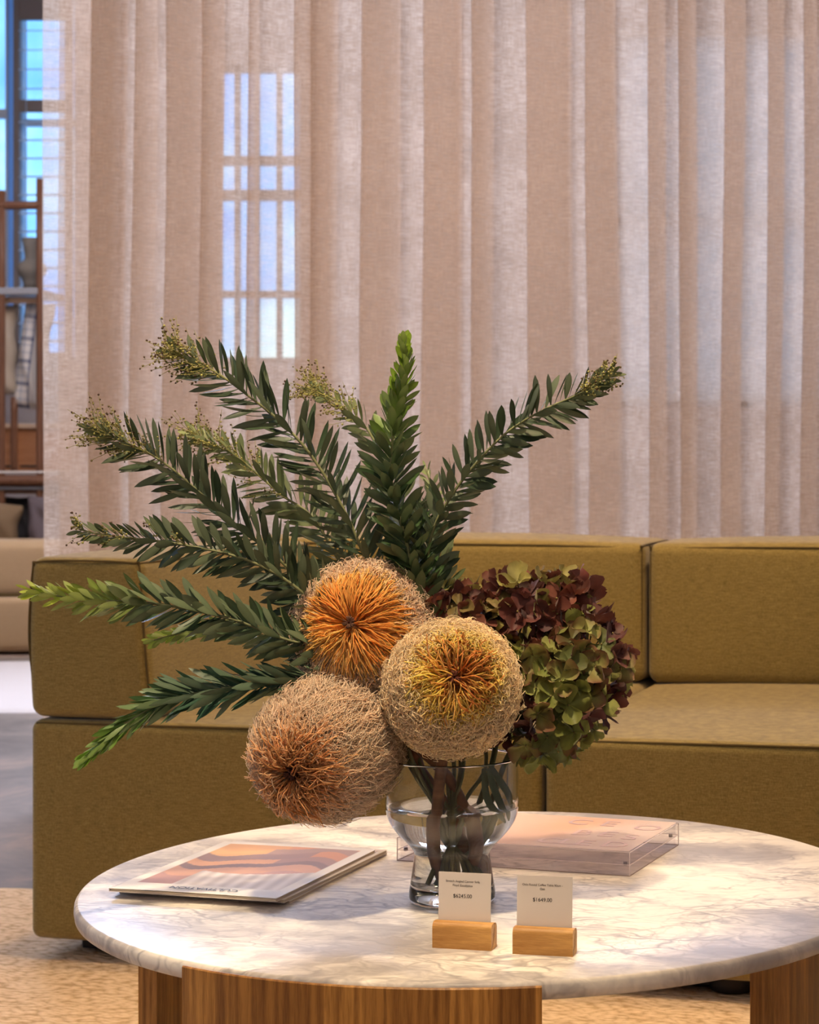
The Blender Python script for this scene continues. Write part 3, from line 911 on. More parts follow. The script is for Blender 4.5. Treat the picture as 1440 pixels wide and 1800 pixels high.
for x, y in ((0.008, 0.008), (AW - 0.008, 0.008), (0.008, AL - 0.008), (AW - 0.008, AL - 0.008)):
    lathe('magnet', [(0, 0), (0.0025, 0), (0.0025, 0.004), (0, 0.004)], plain('magnet_steel', (0.25, 0.22, 0.22), 0.3, 1.0) if 'magnet_steel' not in bpy.data.materials else bpy.data.materials['magnet_steel'], AC, 16, (x, y, 0.0112))

# ------------------------------------------------------------------ glass vase
VXY = on_plane(795, 1585, TZ)
vx, vy = VXY.x, VXY.y
VA = empty('glass_vase', (vx, vy, TZ), 0, 'clear footed glass vase of water holding the flower arrangement on the marble table', 'vase')
def spline_prof(pts, n=60):
    return [tuple(p[:2]) for p in smooth_path([(a, b, 0) for a, b in pts], n)]
outer = [(0.0, 0.0003)] + spline_prof([(0.040, 0.0004), (0.0455, 0.003), (0.0468, 0.010), (0.0455, 0.020), (0.0432, 0.035), (0.0412, 0.050), (0.0418, 0.056), (0.0480, 0.064), (0.0595, 0.076), (0.0680, 0.088), (0.0716, 0.100), (0.0723, 0.112), (0.0722, 0.130), (0.0720, 0.150), (0.0718, 0.1565)], 70)
inner = spline_prof([(0.0694, 0.1565), (0.0697, 0.150), (0.0699, 0.130), (0.0699, 0.112), (0.0690, 0.101), (0.0655, 0.090), (0.0572, 0.0785), (0.0455, 0.0675), (0.0388, 0.0585), (0.0382, 0.050), (0.0398, 0.035), (0.0410, 0.024), (0.0385, 0.019), (0.02, 0.0178)], 70) + [(0.0, 0.0175)]
lathe('vase_glass', outer + [(0.0706, 0.1578)] + inner, M['glass'], VA, 96)
ZW = 0.104
wi = [(r_ + 0.00025, z_) for r_, z_ in inner if z_ < ZW]
water_prof = [(0.0, ZW), (0.05, ZW), (wi[0][0] , ZW)] + wi[:-1] + [(0.0, 0.0173)]
lathe('vase_water', water_prof, M['water'], VA, 96)

# ------------------------------------------------------------------ stems inside the vase
def vpt(r_, a, z):  # point inside the vase
    return Vector((vx + r_ * math.cos(R(a)), vy + r_ * math.sin(R(a)), TZ + z))

def stem_in_vase(rim_a, bot_a, rim_r=0.052, neck_r=0.024, bot_r=0.028, zb=0.022):
    """points from the vase bottom up to the rim"""
    b = vpt(bot_r, bot_a, zb)
    tpt = vpt(rim_r, rim_a, 0.160)
    # blend with pull to the axis at the neck
    nk = b.lerp(tpt, 0.24)
    d = Vector((nk.x - vx, nk.y - vy))
    if d.length > neck_r:
        d = d.normalized() * neck_r
    nk = Vector((vx + d.x, vy + d.y, TZ + 0.055))
    md = nk.lerp(tpt, 0.5)
    return [b, nk, md, tpt]

# ------------------------------------------------------------------ leafy branches
def leaves_mesh(path, name, parent, n, L0, W0, tipcol, midcol, r_tip_len=0.18, splay=48, start=0.12, tipsplay=25, pale=0.0, curl=0.25, flat=0.0, up=None):
    """lance shaped leaves spiralling round the stem path (root -> tip)"""
    path = np.asarray(path)
    seg = np.linalg.norm(np.diff(path, axis=0), axis=1); cum = np.concatenate([[0], np.cumsum(seg)]); tot = cum[-1]
    T = nrm(np.gradient(path, axis=0))
    n = int(n * 1.45); L0 *= 1.12; W0 *= 1.04
    ts = start + (1 - start) * (np.arange(n) + 0.5) / n
    ts = ts * tot
    K, Wn = 8, 3
    prof = np.array([0.20, 0.48, 0.76, 0.94, 1.0, 0.93, 0.66, 0.05])
    s = np.linspace(0, 1, K)
    Vs, Cs = [], []
    for i in range(n):
        u = ts[i] / tot
        p = np.array([np.interp(ts[i], cum, path[:, k]) for k in range(3)])
        tg = nrm(np.array([np.interp(ts[i], cum, T[:, k]) for k in range(3)]))
        ax = np.cross(tg, [0, 1, 0]); ax = ax / max(np.linalg.norm(ax), 1e-6); bx = np.cross(tg, ax)
        ang = i * 2.39996 + rng.normal(0, 0.25)
        ca, sa = math.cos(ang), math.sin(ang) * (1 - flat)
        rad = ax * ca + bx * sa
        rad = rad / np.linalg.norm(rad)
        endf = np.clip((u - (1 - r_tip_len)) / r_tip_len, 0, 1)
        sp = R(splay * (1 - endf) + tipsplay * endf + rng.normal(0, 6))
        L = L0 * (0.9 + 0.18 * rng.random()) * (1 - 0.62 * endf) * (0.75 + 0.25 * min(1, u * 3))
        d = tg * math.cos(sp) + rad * math.sin(sp)
        nn = -rad * math.cos(sp) + tg * math.sin(sp)       # upper side faces the stem
        side = np.cross(d, nn)
        tw = rng.normal(0, 0.25) + rng.choice([-1, 1]) * rng.uniform(0.45, 1.15) * abs(float(rad @ ax))
        side, nn = side * math.cos(tw) + nn * math.sin(tw), nn * math.cos(tw) - side * math.sin(tw)
        cu = curl + rng.normal(0, 0.12)
        # spine curves towards the stem tip direction
        x = (np.sin(cu * s) / cu if abs(cu) > 1e-3 else s) * L
        y = ((1 - np.cos(cu * s)) / cu if abs(cu) > 1e-3 else 0 * s) * L
        spn = p + d * x[:, None] + nn * y[:, None] + rad * 0.0012
        w = prof * W0 * 0.5 * (0.85 + 0.3 * rng.random()) * (1 - 0.35 * endf)
        rows_ = np.stack([spn - side * w[:, None] + nn * (w * 0.18)[:, None], spn, spn + side * w[:, None] + nn * (w * 0.18)[:, None]], axis=1)
        Vs.append(rows_.reshape(-1, 3))
        g = np.array(midcol) * (0.75 + 0.5 * rng.random())
        tc_ = np.array(tipcol) * (0.85 + 0.3 * rng.random())
        kk = endf ** 0.8
        base = g * (1 - kk) + tc_ * kk
        cc_ = np.repeat(base[None, :], K * Wn, axis=0).reshape(K, Wn, 3)
        cc_[:, 1, :] = cc_[:, 1, :] * 1.25 + 0.012
        cc_ *= (1.0 - 0.15 * s)[:, None, None]
        Cs.append(cc_.reshape(-1, 3))
    V = np.concatenate(Vs); C = np.concatenate(Cs)
    one = []
    for a in range(K - 1):
        for b in range(Wn - 1):
            q = a * Wn + b; one.append((q, q + 1, q + Wn + 1, q + Wn))
    one = np.array(one)
    F = (one[None] + (np.arange(n) * K * Wn)[:, None, None]).reshape(-1, 4)
    o = arrays_mesh(name, V, F, M['leaf'], parent, C=C)
    return o

ico = bmesh.new(); bmesh.ops.create_icosphere(ico, subdivisions=1, radius=1.0)
ICO_V = np.array([v.co[:] for v in ico.verts]); ICO_F = np.array([[v.index for v in f.verts] for f in ico.faces]); ico.free()

def bud_spray(path, parent, n, u0=0.72, u1=1.0, length=0.03, spread=1.0, col_a=(0.46, 0.44, 0.14), col_b=(0.10, 0.055, 0.03)):
    """thin forking twiglets with tiny round buds"""
    path = np.asarray(path); m = len(path)
    T = nrm(np.gradient(path, axis=0))
    P_, Rd, Cc = [], [], []
    BV, BC = [], []
    for i in range(n):
        u = u0 + (u1 - u0) * rng.random() ** 0.8
        k = min(m - 1, int(u * (m - 1)))
        p = path[k]; tg = T[k]
        rv = rng.normal(0, 1, 3); rv -= tg * rv.dot(tg); rv = rv / np.linalg.norm(rv)
        d = tg * (0.55 + 0.5 * rng.random()) + rv * spread * (0.5 + 0.5 * rng.random()); d /= np.linalg.norm(d)
        L = length * (0.6 + 0.7 * rng.random())
        sag = rng.normal(0, 0.25, 3)
        s = np.linspace(0, 1, 4)[:, None]
        pth = p + d * L * s + sag * L * 0.3 * s ** 2
        P_.append(pth); Rd.append(np.array([0.00042, 0.00036, 0.0003, 0.00024]))
        nb = rng.integers(4, 8)
        for b in range(nb):
            q = 0.35 + 0.65 * (b + rng.random()) / nb
            pb = p + d * L * q + sag * L * 0.3 * q * q
            off = rng.normal(0, 1, 3); off = off / np.linalg.norm(off) * 0.0024 * (1.2 if q < 0.95 else 0.2)
            pe = pb + off
            P_.append(np.linspace(pb, pe, 4)); Rd.append(np.full(4, 0.00022))
            r_ = 0.0008 + 0.0007 * rng.random()
            BV.append(ICO_V * r_ + pe)
            mixv = np.clip(q * 1.2 - 0.25 + rng.normal(0, 0.2), 0, 1)
            BC.append(np.repeat((np.array(col_a) * 1.3 * (1 - mixv) + np.array(col_b) * mixv)[None], len(ICO_V), 0))
    V, F = tubes(np.array(P_), np.array(Rd), 3)
    C = np.tile(np.array(col_a) * 0.75, (len(V), 1))
    tri = np.concatenate([F[:, [0, 1, 2]], F[:, [0, 2, 3]]])
    nb = len(BV)
    bf = (ICO_F[None] + (np.arange(nb) * len(ICO_V))[:, None, None]).reshape(-1, 3) + len(V)
    return arrays_mesh('bud_spray', np.vstack([V, np.concatenate(BV)]), np.vstack([tri, bf]), M['bud'], parent, C=np.vstack([C, np.concatenate(BC)]))

DARK = (0.036, 0.062, 0.028)
DARKB = (0.028, 0.062, 0.038)
MID = (0.10, 0.13, 0.05)
YG = (0.30, 0.40, 0.045)
PALE = (0.26, 0.32, 0.13)
GROUP_BR = 'leafy branches in the vase'
def branch(label, pts, Yr, Yt, rim, n, L0=0.040, W0=0.0078, tipcol=DARK, midcol=DARK, buds=0, splay=54, start=0.10, tipsplay=30, bot=None, bud_u0=0.72, bud_len=0.036,
           r_tip_len=0.18, flat=0.55, sr=0.0026, stemcol=(0.34, 0.36, 0.17), curl=0.25):
    root = empty('leafy_branch', (vx, vy, TZ), 0, label, 'branch', GROUP_BR)
    m = len(pts)
    ctrl = []
    for i, (px, py) in enumerate(pts):
        ctrl.append(P(px, py, Yr + (Yt - Yr) * (i + 1) / m))
    low = stem_in_vase(rim[0], bot if bot is not None else rim[0] + 180, rim[1])
    full = smooth_path(low + ctrl, 90)
    loc = np.array([vx, vy, TZ])
    # root->tip, stem part
    rr = np.linspace(sr, 0.0009, len(full)); 
    C = np.repeat((np.array([0.13, 0.125, 0.05])[None] * (1 - np.linspace(0, 1, len(full)) ** 0.7)[:, None] + np.array(stemcol)[None] * (np.linspace(0, 1, len(full)) ** 0.7)[:, None]), 8, axis=0)
    tube_obj('stem', full - loc, rr, M['stem'], root, 8, C=C)
    up = full[int(90 * 3 / (len(low) + len(ctrl) - 1)) + 1:] - loc
    leaves_mesh(up, 'leaves', root, n, L0, W0, tipcol, midcol, splay=splay, start=start, tipsplay=tipsplay, r_tip_len=r_tip_len, flat=flat, curl=curl)
    if buds: bud_spray(up, root, int(buds * 1.7), bud_u0, 1.0, bud_len)
    return root

branch('dark green branch with budding tip reaching highest on the left side', [(700, 1120), (658, 1020), (606, 899), (550, 805), (497, 745), (437, 696), (381, 655), (335, 632), (300, 614)], 2.19, 2.16, (150, 0.045), 135, L0=0.042, buds=46, tipcol=MID, r_tip_len=0.14)
branch('dark green branch with feathery budding tip, second highest at far left', [(690, 1160), (600, 1080), (530, 1020), (470, 965), (419, 929), (362, 876), (306, 827), (257, 794), (212, 775), (165, 752)], 2.19, 2.14, (165, 0.05), 140, L0=0.042, buds=52, tipcol=MID, r_tip_len=0.14)
branch('greyish green budding branch rising between the two tall left branches', [(690, 1120), (640, 1050), (602, 996), (550, 910), (494, 869), (419, 805), (370, 778), (335, 758)], 2.23, 2.26, (130, 0.04), 120, L0=0.037, buds=50, tipcol=PALE, midcol=MID, r_tip_len=0.3, bud_u0=0.6)
branch('branch ending in small leaves and yellow buds, lying just above the sofa back at left', [(680, 1160), (600, 1100), (530, 1040), (470, 1000), (400, 974), (306, 955), (227, 946), (170, 938), (138, 930)], 2.17, 2.10, (178, 0.05), 130, L0=0.034, buds=14, tipcol=MID, r_tip_len=0.25, bud_u0=0.62, bud_len=0.026)
branch('short pale budding branch directly left of the upright centre branch', [(760, 1100), (735, 980), (695, 880), (655, 770), (617, 728), (572, 694), (545, 680)], 2.26, 2.30, (110, 0.035), 95, L0=0.030, buds=44, tipcol=PALE, midcol=MID, r_tip_len=0.25, bud_u0=0.66)
branch('upright centre branch with a bright yellow green pointed tip', [(745, 1110), (727, 1008), (712, 945), (692, 872), (688, 810), (694, 740), (712, 660), (710, 603)], 2.17, 2.15, (95, 0.03), 190, L0=0.036, W0=0.0098, tipcol=(0.22, 0.34, 0.02), midcol=(0.05, 0.10, 0.03), r_tip_len=0.30, splay=58, tipsplay=22, flat=0.1, sr=0.003)
branch('dark green branch arching out to the upper right', [(770, 1110), (757, 1040), (752, 985), (764, 925), (800, 862), (848, 802), (898, 755), (957, 720), (1027, 688), (1078, 655)], 2.20, 2.12, (40, 0.045), 150, L0=0.034, W0=0.0082, buds=26, tipcol=MID, r_tip_len=0.15, bud_u0=0.86, bud_len=0.022)
branch('small pale sprig tucked behind the foot of the right arching branch', [(790, 1090), (775, 1000), (765, 930), (762, 870), (748, 822)], 2.28, 2.30, (70, 0.03), 60, L0=0.030, tipcol=PALE, midcol=MID, r_tip_len=0.4, buds=0)
branch('long horizontal branch with lime green tip at the far left edge', [(690, 1190), (600, 1150), (502, 1124), (419, 1092), (347, 1074), (264, 1060), (177, 1056), (105, 1048), (50, 1038)], 2.15, 2.06, (190, 0.05), 150, L0=0.036, W0=0.0085, tipcol=(0.42, 0.52, 0.05), midcol=(0.06, 0.105, 0.045), r_tip_len=0.28, splay=46)
branch('short lime tipped sprig below the long horizontal branch', [(690, 1200), (620, 1170), (540, 1140), (440, 1112), (376, 1106), (314, 1114), (266, 1127)], 2.20, 2.16, (200, 0.05), 105, L0=0.028, W0=0.0078, tipcol=(0.40, 0.52, 0.08), midcol=DARKB, r_tip_len=0.42, splay=44)
branch('drooping blue green branch with lime tip, lowest of the left branches', [(690, 1230), (600, 1200), (509, 1200), (419, 1208), (329, 1222), (257, 1250), (199, 1290), (150, 1334)], 2.16, 2.05, (215, 0.05), 160, L0=0.040, W0=0.0072, tipcol=(0.22, 0.38, 0.04), midcol=(0.035, 0.095, 0.055), r_tip_len=0.32, splay=34, tipsplay=16)
branch('dark leafy sprig pressed behind the upper left banksia flower', [(700, 1180), (620, 1130), (560, 1080), (510, 1040), (470, 1010)], 2.20, 2.20, (170, 0.04), 85, L0=0.038, W0=0.0088, midcol=DARKB)
branch('dark leafy sprig rising behind the banksia between the centre and right branches', [(760, 1120), (745, 1060), (742, 1000), (735, 930), (742, 880)], 2.24, 2.26, (80, 0.03), 75, L0=0.036, W0=0.0088, midcol=DARK)

# ------------------------------------------------------------------ banksia heads
def banksia(label, cpx, Yc, pole_px, ra, rb_, N, style, stem_pts):
    c = np.array(P(cpx[0], cpx[1], Yc)); sc = FPX / Yc
    # in-picture offset of the pole gives the axis tilt
    dx = (pole_px[0] - cpx[0]) / sc; dz = -(pole_px[1] - cpx[1]) / sc
    k = ra * 0.93
    dy = -math.sqrt(max(1e-6, k * k - dx * dx - dz * dz))
    axis = nrm(np.array([dx, dy, dz]))
    root = empty('banksia_flower', tuple(c), 0, label, 'flower', 'banksia flowers in the vase')
    e1 = nrm(np.cross(axis, [0, 0, 1.0])); e2 = np.cross(axis, e1)
    # fibonacci directions
    i = np.arange(N) + 0.5
    ct = 1 - 2 * np.sort(rng.random(N)) * 0.985
    # concentrate: keep everything but skip the far back
    th = np.arccos(np.clip(ct, -1, 1)); ph = rng.random(N) * 2 * np.pi
    th = np.clip(th + rng.normal(0, 0.012, N), 0.03, np.pi)
    dirl = np.stack([np.sin(th) * np.cos(ph), np.sin(th) * np.sin(ph), np.cos(th)], 1)
    core = 0.66
    pos = dirl * np.array([rb_, rb_, ra]) * core
    nl_ = nrm(dirl / np.array([rb_, rb_, ra]))
    mer = np.stack([np.cos(th) * np.cos(ph), np.cos(th) * np.sin(ph), -np.sin(th)], 1)   # away from the pole
    az = np.stack([-np.sin(ph), np.cos(ph), 0 * ph], 1)
    polar = np.degrees(th)
    lay = np.clip(1 - (polar - style['lay0']) / (style['lay1'] - style['lay0']), 0, 1)     # 1 = combed flat, 0 = upright
    rm = (ra + rb_) / 2
    Lh = rm * 0.34
    K = 8
    s = np.linspace(0, 1, K)
    wig = rng.random(N) * 6.28; wf = 1.2 + 1.3 * rng.random(N)
    r1 = rng.normal(0, 1, (N, 3)); r1 -= nl_ * (r1 * nl_).sum(1, keepdims=True); r1 = nrm(r1)
    r2 = rng.normal(0, 1, (N, 3)); r2 = nrm(r2)
    paths = np.zeros((N, K, 3))
    curl = style['curl'] * (0.4 + 0.9 * rng.random(N))
    messy = np.exp(-(polar / style['messy_w']) ** 2) * style['messy']
    Lf = (0.88 + 0.26 * rng.random(N)) * (1 + 0.26 * np.clip((polar - 30) / 40, 0, 1)) * np.where(rng.random(N) < 0.12, 1.10, 1.0)
    for k_, sk in enumerate(s):
        out = (1 - lay * 0.10) * Lh * Lf * (np.sin(min(sk, 1) * np.pi / 2) ** 0.8 if True else sk)
        out = out * np.where(lay > 0, 1 - 0.28 * lay * sk * sk, 1)
        flow = lay * Lh * 1.45 * Lf * sk ** 1.5
        hook = curl * Lh * (sk ** 2.4)
        g = (0.55 * curl + 0.25) * Lh * sk * sk * (1 - lay)
        v = pos + nl_ * out[:, None] + mer * flow[:, None] + r1 * (hook * (1 - 0.75 * lay))[:, None] * 0.55 + az * (rng.normal(0, 0.001, N) * sk)[:, None]
        v += mer * (g * 0.30 * style['comb'])[:, None]
        v -= nl_ * (hook * 0.22)[:, None]
        v += r2 * (messy * Lh * math.sin(sk * np.pi * 1.1) * 0.75)[:, None]
        v += np.cross(nl_, r1) * (np.sin(wig + sk * 6.28 * wf) * sk * Lh * style['wave'])[:, None]
        paths[:, k_] = v
    Bm = np.stack([e1, e2, axis], 0)      # local -> world rotation
    paths = paths @ Bm
    keep = np.ones(N, bool)
    rad = np.outer(0.00046 + 0.00016 * rng.random(N), np.array([1.05, 1.02, 1.0, 0.98, 0.96, 0.94, 0.90, 0.72])) * style.get('thick', 1.0)
    rad *= (0.86 + 0.72 * np.exp(-(polar / style['orange'] * 0.8) ** 2))[:, None]
    V, F = tubes(paths, rad, 3)
    # colour
    oc = np.array(style['c_in']); om = np.array(style['c_mid']); oo = np.array(style['c_out'])
    skew = style.get('skew', (0, 0))
    pe = polar + rng.normal(0, 5, N) + skew[0] * np.cos(ph - skew[1])
    a1 = np.clip((pe - 6) / (style['orange'] - 6), 0, 1); a2 = np.clip((pe - style['orange']) / (style['rim'] - style['orange']), 0, 1)
    basec = oc[None] * (1 - a1)[:, None] + om[None] * a1[:, None]
    basec = basec * (1 - a2)[:, None] + oo[None] * a2[:, None]
    basec *= (0.82 + 0.36 * rng.random(N))[:, None]
    root_c = basec * np.array([0.98, 0.90, 0.82])
    sk = s[None, :, None] ** 0.8
    Cc = root_c[:, None, :] * (1 - sk) + basec[:, None, :] * sk
    Cc = np.repeat(Cc, 3, axis=1).reshape(-1, 3)
    h = arrays_mesh('styles', V, F, M['hair'], root, C=Cc)
    h['kind'] = 'stuff'
    # solid cone underneath
    bm = bmesh.new(); bmesh.ops.create_uvsphere(bm, u_segments=32, v_segments=20, radius=1)
    for v in bm.verts:
        q = np.array(v.co[:]) * np.array([rb_, rb_, ra]) * (core + 0.02)
        v.co = Vector(q @ Bm)
    bm_obj('cone', bm, M['cone'], root, True)
    # small dark knot at the pole
    bt = axis * ra * (0.93 if style['knot'] > 0 else 0.8)
    npt = 26
    pth = []
    for q in range(npt):
        d0 = rng.normal(0, 1, 3); d0 -= axis * d0.dot(axis); d0 = nrm(d0)
        ss = np.linspace(0, 1, K)[:, None]
        pth.append(bt - axis * 0.010 + axis * 0.010 * np.sin(ss * 2.2) + d0 * 0.0065 * np.sin(ss * 2.9))
    V, F = tubes(np.array(pth), np.full((npt, K), 0.0007), 4)
    arrays_mesh('centre_knot', V, F, M['hair'], root, C=np.tile(np.array(style['knot_c']), (len(V), 1)))
    # woody stem
    pts = [tuple(c - axis * ra * 0.6)] + stem_pts
    path = smooth_path(pts, 50) - c
    Cs = np.repeat(np.tile(np.array([0.30, 0.14, 0.07]), (50, 1)) * (0.7 + 0.5 * rng.random((50, 1))), 10, axis=0)
    tube_obj('stem', path, np.linspace(0.0060, 0.0066, 50), M['stem'], root, 10, C=Cs)
    return root

def inside(px, py, dy=0.0):   # a point in the vase's mid plane
    return tuple(P(px, py, vy + dy))
stA = dict(wave=0.07, lay0=22, lay1=56, curl=0.95, messy=0.25, messy_w=24, comb=1.0, c_in=(0.92, 0.48, 0.10), c_mid=(1.0, 0.74, 0.24), c_out=(1.0, 0.84, 0.68), orange=26, rim=42, knot=1, knot_c=(0.22, 0.10, 0.06), skew=(9, 1.0))
stB = dict(wave=0.11, lay0=12, lay1=40, curl=1.2, messy=1.0, messy_w=34, comb=0.5, c_in=(0.70, 0.30, 0.06), c_mid=(1.0, 0.86, 0.22), c_out=(1.0, 0.86, 0.62), orange=25, rim=50, knot=1, knot_c=(0.25, 0.07, 0.04), skew=(9, 0.5), thick=1.0)
stC = dict(wave=0.13, lay0=5, lay1=10, curl=1.3, messy=0.35, messy_w=22, comb=2.6, c_in=(0.60, 0.28, 0.09), c_mid=(0.95, 0.60, 0.28), c_out=(0.92, 0.77, 0.61), orange=13, rim=33, knot=0, knot_c=(0.14, 0.04, 0.02), skew=(5, 0.0))
banksia('upper left banksia head with smooth orange centre and combed beige rim', (641, 1112), 2.165, (628, 1085), 0.076, 0.0735, 13000, stA,
        [P(725, 1290, 2.17), inside(735, 1345, 0.01), inside(800, 1440, 0.015), inside(830, 1510, 0.01), inside(845, 1558, 0.01)])
banksia('golden centred banksia head leaning over the vase rim at front', (795, 1210), 2.095, (808, 1178), 0.072, 0.0672, 13000, stB,
        [P(780, 1320, 2.13), inside(772, 1380, -0.022), inside(768, 1450, -0.018), inside(772, 1510, -0.010), inside(790, 1562, -0.012)])
banksia('long drooping banksia head with rust centre hanging lowest at left of the vase', (578, 1312), 2.12, (522, 1346), 0.106, 0.0620, 15000, stC,
        [P(700, 1290, 2.17), P(745, 1322, 2.165), inside(790, 1370, 0.02), inside(826, 1450, 0.0), inside(822, 1520, 0.0), inside(805, 1560, 0.01)])

# ------------------------------------------------------------------ hydrangea heads
def floret_mesh(seed):
    rg = np.random.default_rng(seed)
    V, F, U = [], [], []
    K = 5
    for q in range(4):
        a = q * math.pi / 2 + rg.normal(0, 0.12)
        L = 0.0182 * (0.8 + 0.45 * rg.random()); W = L * (0.85 + 0.3 * rg.random())
        cup = rg.normal(0.8, 0.55); fold = rg.normal(0.5, 0.55); tw = rg.normal(0, 0.3)
        base = len(V)
        for i in range(K + 1):
            u = i / K
            w = W * 0.5 * (math.sin(min(1, u * 0.92 + 0.08) * math.pi) ** 0.55 if u < 0.97 else 0.25) * (0.45 + 0.55 * min(1, u * 2.2))
            ang = cup * u
            r_ = L * (math.sin(ang) / ang * u if abs(ang) > 1e-3 else u); h_ = L * u * (1 - math.cos(ang)) / max(abs(ang), 1e-3) * (1 if ang > 0 else -1)
            for j in range(5):
                t_ = (j - 2) / 2
                wob = 0.0016 * math.sin(t_ * 5 + u * 7 + seed + q * 2)
                x = r_ + 0.0009; y = t_ * w; z = h_ + abs(t_) ** 1.6 * w * fold + wob + t_ * w * tw
                V.append((x * math.cos(a) - y * math.sin(a), x * math.sin(a) + y * math.cos(a), z)); U.append((u, abs(t_)))
        for i in range(K):
            for j in range(4):
                b = base + i * 5 + j; F.append((b, b + 1, b + 6, b + 5))
    nv = len(V)
    return np.array(V), F, np.array(U)

def hydrangea(label, lobes, florets, colfn, stem_pts, seed, center):
    root = empty('hydrangea_flower', tuple(center), 0, label, 'flower', 'hydrangea heads in the vase')
    rg = np.random.default_rng(seed)
    c0 = np.array(center)
    spots = []
    for (c, r, n_) in lobes:
        c = np.array(c); r = np.array(r)
        for i in range(n_):
            z = 1 - 2 * (i + 0.5) / n_; ph = i * 2.39996 + seed
            d = np.array([math.sqrt(1 - z * z) * math.cos(ph), math.sqrt(1 - z * z) * math.sin(ph), z])
            if d[1] > 0.45: continue
            f = rg.choice([1.0, 0.9, 0.78], p=[0.5, 0.3, 0.2]) + rg.normal(0, 0.04)
            p = c + d * r * f
            inside_other = any(np.linalg.norm((p - np.array(c2)) / np.array(r2_)) < 0.72 for (c2, r2_, _) in lobes if c2 is not None and not np.allclose(c2, c))
            if inside_other: continue
            spots.append((p, nrm(d / r), c))
    ped = []
    for idx, (p, nd, c) in enumerate(spots):
        V, F, U = floret_mesh(seed * 100 + idx)
        d = nrm(nd + rg.normal(0, 0.38, 3))
        a_ = nrm(np.cross(d, rg.normal(0, 1, 3))); b_ = np.cross(d, a_)
        Bm = np.stack([a_, b_, d])
        sc_ = 0.85 + 0.35 * rg.random()
        Vw = V * sc_ @ Bm + p - c0
        ca, cb = colfn(p, rg)
        mixf = np.clip(U[:, 0] * 0.7 + U[:, 1] * 0.35 + rg.normal(0, 0.05), 0, 1)[:, None]
        C = np.array(ca)[None] * (1 - mixf) + np.array(cb)[None] * mixf
        o = arrays_mesh('floret', Vw, F, M['petal'], root, C=C)
        bm = None
        ss = np.linspace(0, 1, 5)[:, None]
        q = (c + (p - c) * 0.25)
        ped.append(q * (1 - ss) + p * ss - c0)
        # tiny eye
    V, F = tubes(np.array(ped), np.full((len(ped), 5), 0.0007), 4)
    arrays_mesh('flower_stalks', V, F, M['stem'], root, C=np.tile(np.array([0.10, 0.10, 0.04]), (len(V), 1)))
    eyes_v = np.concatenate([ICO_V * 0.0013 + (p - c0) + nd * 0.0012 for p, nd, c in spots])
    eyes_f = (ICO_F[None] + (np.arange(len(spots)) * len(ICO_V))[:, None, None]).reshape(-1, 3)
    arrays_mesh('floret_eyes', eyes_v, eyes_f, M['bud'], root, C=np.tile(np.array([0.20, 0.16, 0.05]), (len(eyes_v), 1)))
    path = smooth_path(stem_pts, 50) - c0
    tube_obj('stem', path, np.full(50, 0.0032), M['stem'], root, 8, C=np.tile(np.array([0.14, 0.15, 0.05]), (400, 1)))
    return root

GREEN = [(0.24, 0.29, 0.055), (0.13, 0.17, 0.035), (0.44, 0.48, 0.13)]
BURG = [(0.13, 0.030, 0.022), (0.085, 0.022, 0.020), (0.20, 0.06, 0.035)]
def col_low(p, rg):
    px = VX + p[0] / p[1] * FPX; py = VY + (CAM_Z - p[2]) / p[1] * FPX
    b = 1 / (1 + math.exp(-((px - 1030) / 22 + (1120 - py) / 45)))
    if rg.random() < b * 0.85 + 0.08:
        return BURG[rg.integers(3)], BURG[rg.integers(3)]
    g = np.array(GREEN[rg.integers(3)]); 
    return g, (g * 0.8 + np.array((0.04, 0.0, 0.0)) if rg.random() < 0.6 else np.array(BURG[2]) * 1.1)
def col_up(p, rg):
    if rg.random() < 0.70: return BURG[rg.integers(3)], (np.array(BURG[rg.integers(3)]) * (1.0 + 0.6 * rg.random()))
    g = np.array(((0.40, 0.38, 0.10), (0.28, 0.30, 0.07), (0.22, 0.18, 0.05))[rg.integers(3)])
    return g, g * 0.8 + np.array((0.06, 0.0, 0.0))
cL = P(975, 1215, 2.175); cU = P(895, 1085, 2.235)
hydrangea('big hydrangea head with green sepals turning burgundy at its right side', [(P(968, 1225, 2.165), (0.060, 0.055, 0.062), 92), (P(1030, 1165, 2.19), (0.044, 0.05, 0.050), 56)], 80, col_low,
          [tuple(P(950, 1240, 2.18)), inside(893, 1330, 0.0), inside(858, 1420, 0.0), inside(800, 1500, 0.012), inside(775, 1560, 0.012)], 3, cL)
hydrangea('burgundy and olive hydrangea head behind the front banksia, upper of the pair', [(P(925, 1080, 2.215), (0.050, 0.05, 0.042), 64), (P(808, 1078, 2.185), (0.038, 0.04, 0.028), 44), (P(985, 1060, 2.24), (0.032, 0.04, 0.028), 30)], 80, col_up,
          [tuple(P(890, 1140, 2.24)), inside(870, 1320, 0.03), inside(840, 1420, 0.02), inside(812, 1500, 0.02), inside(840, 1560, 0.02)], 5, cU)

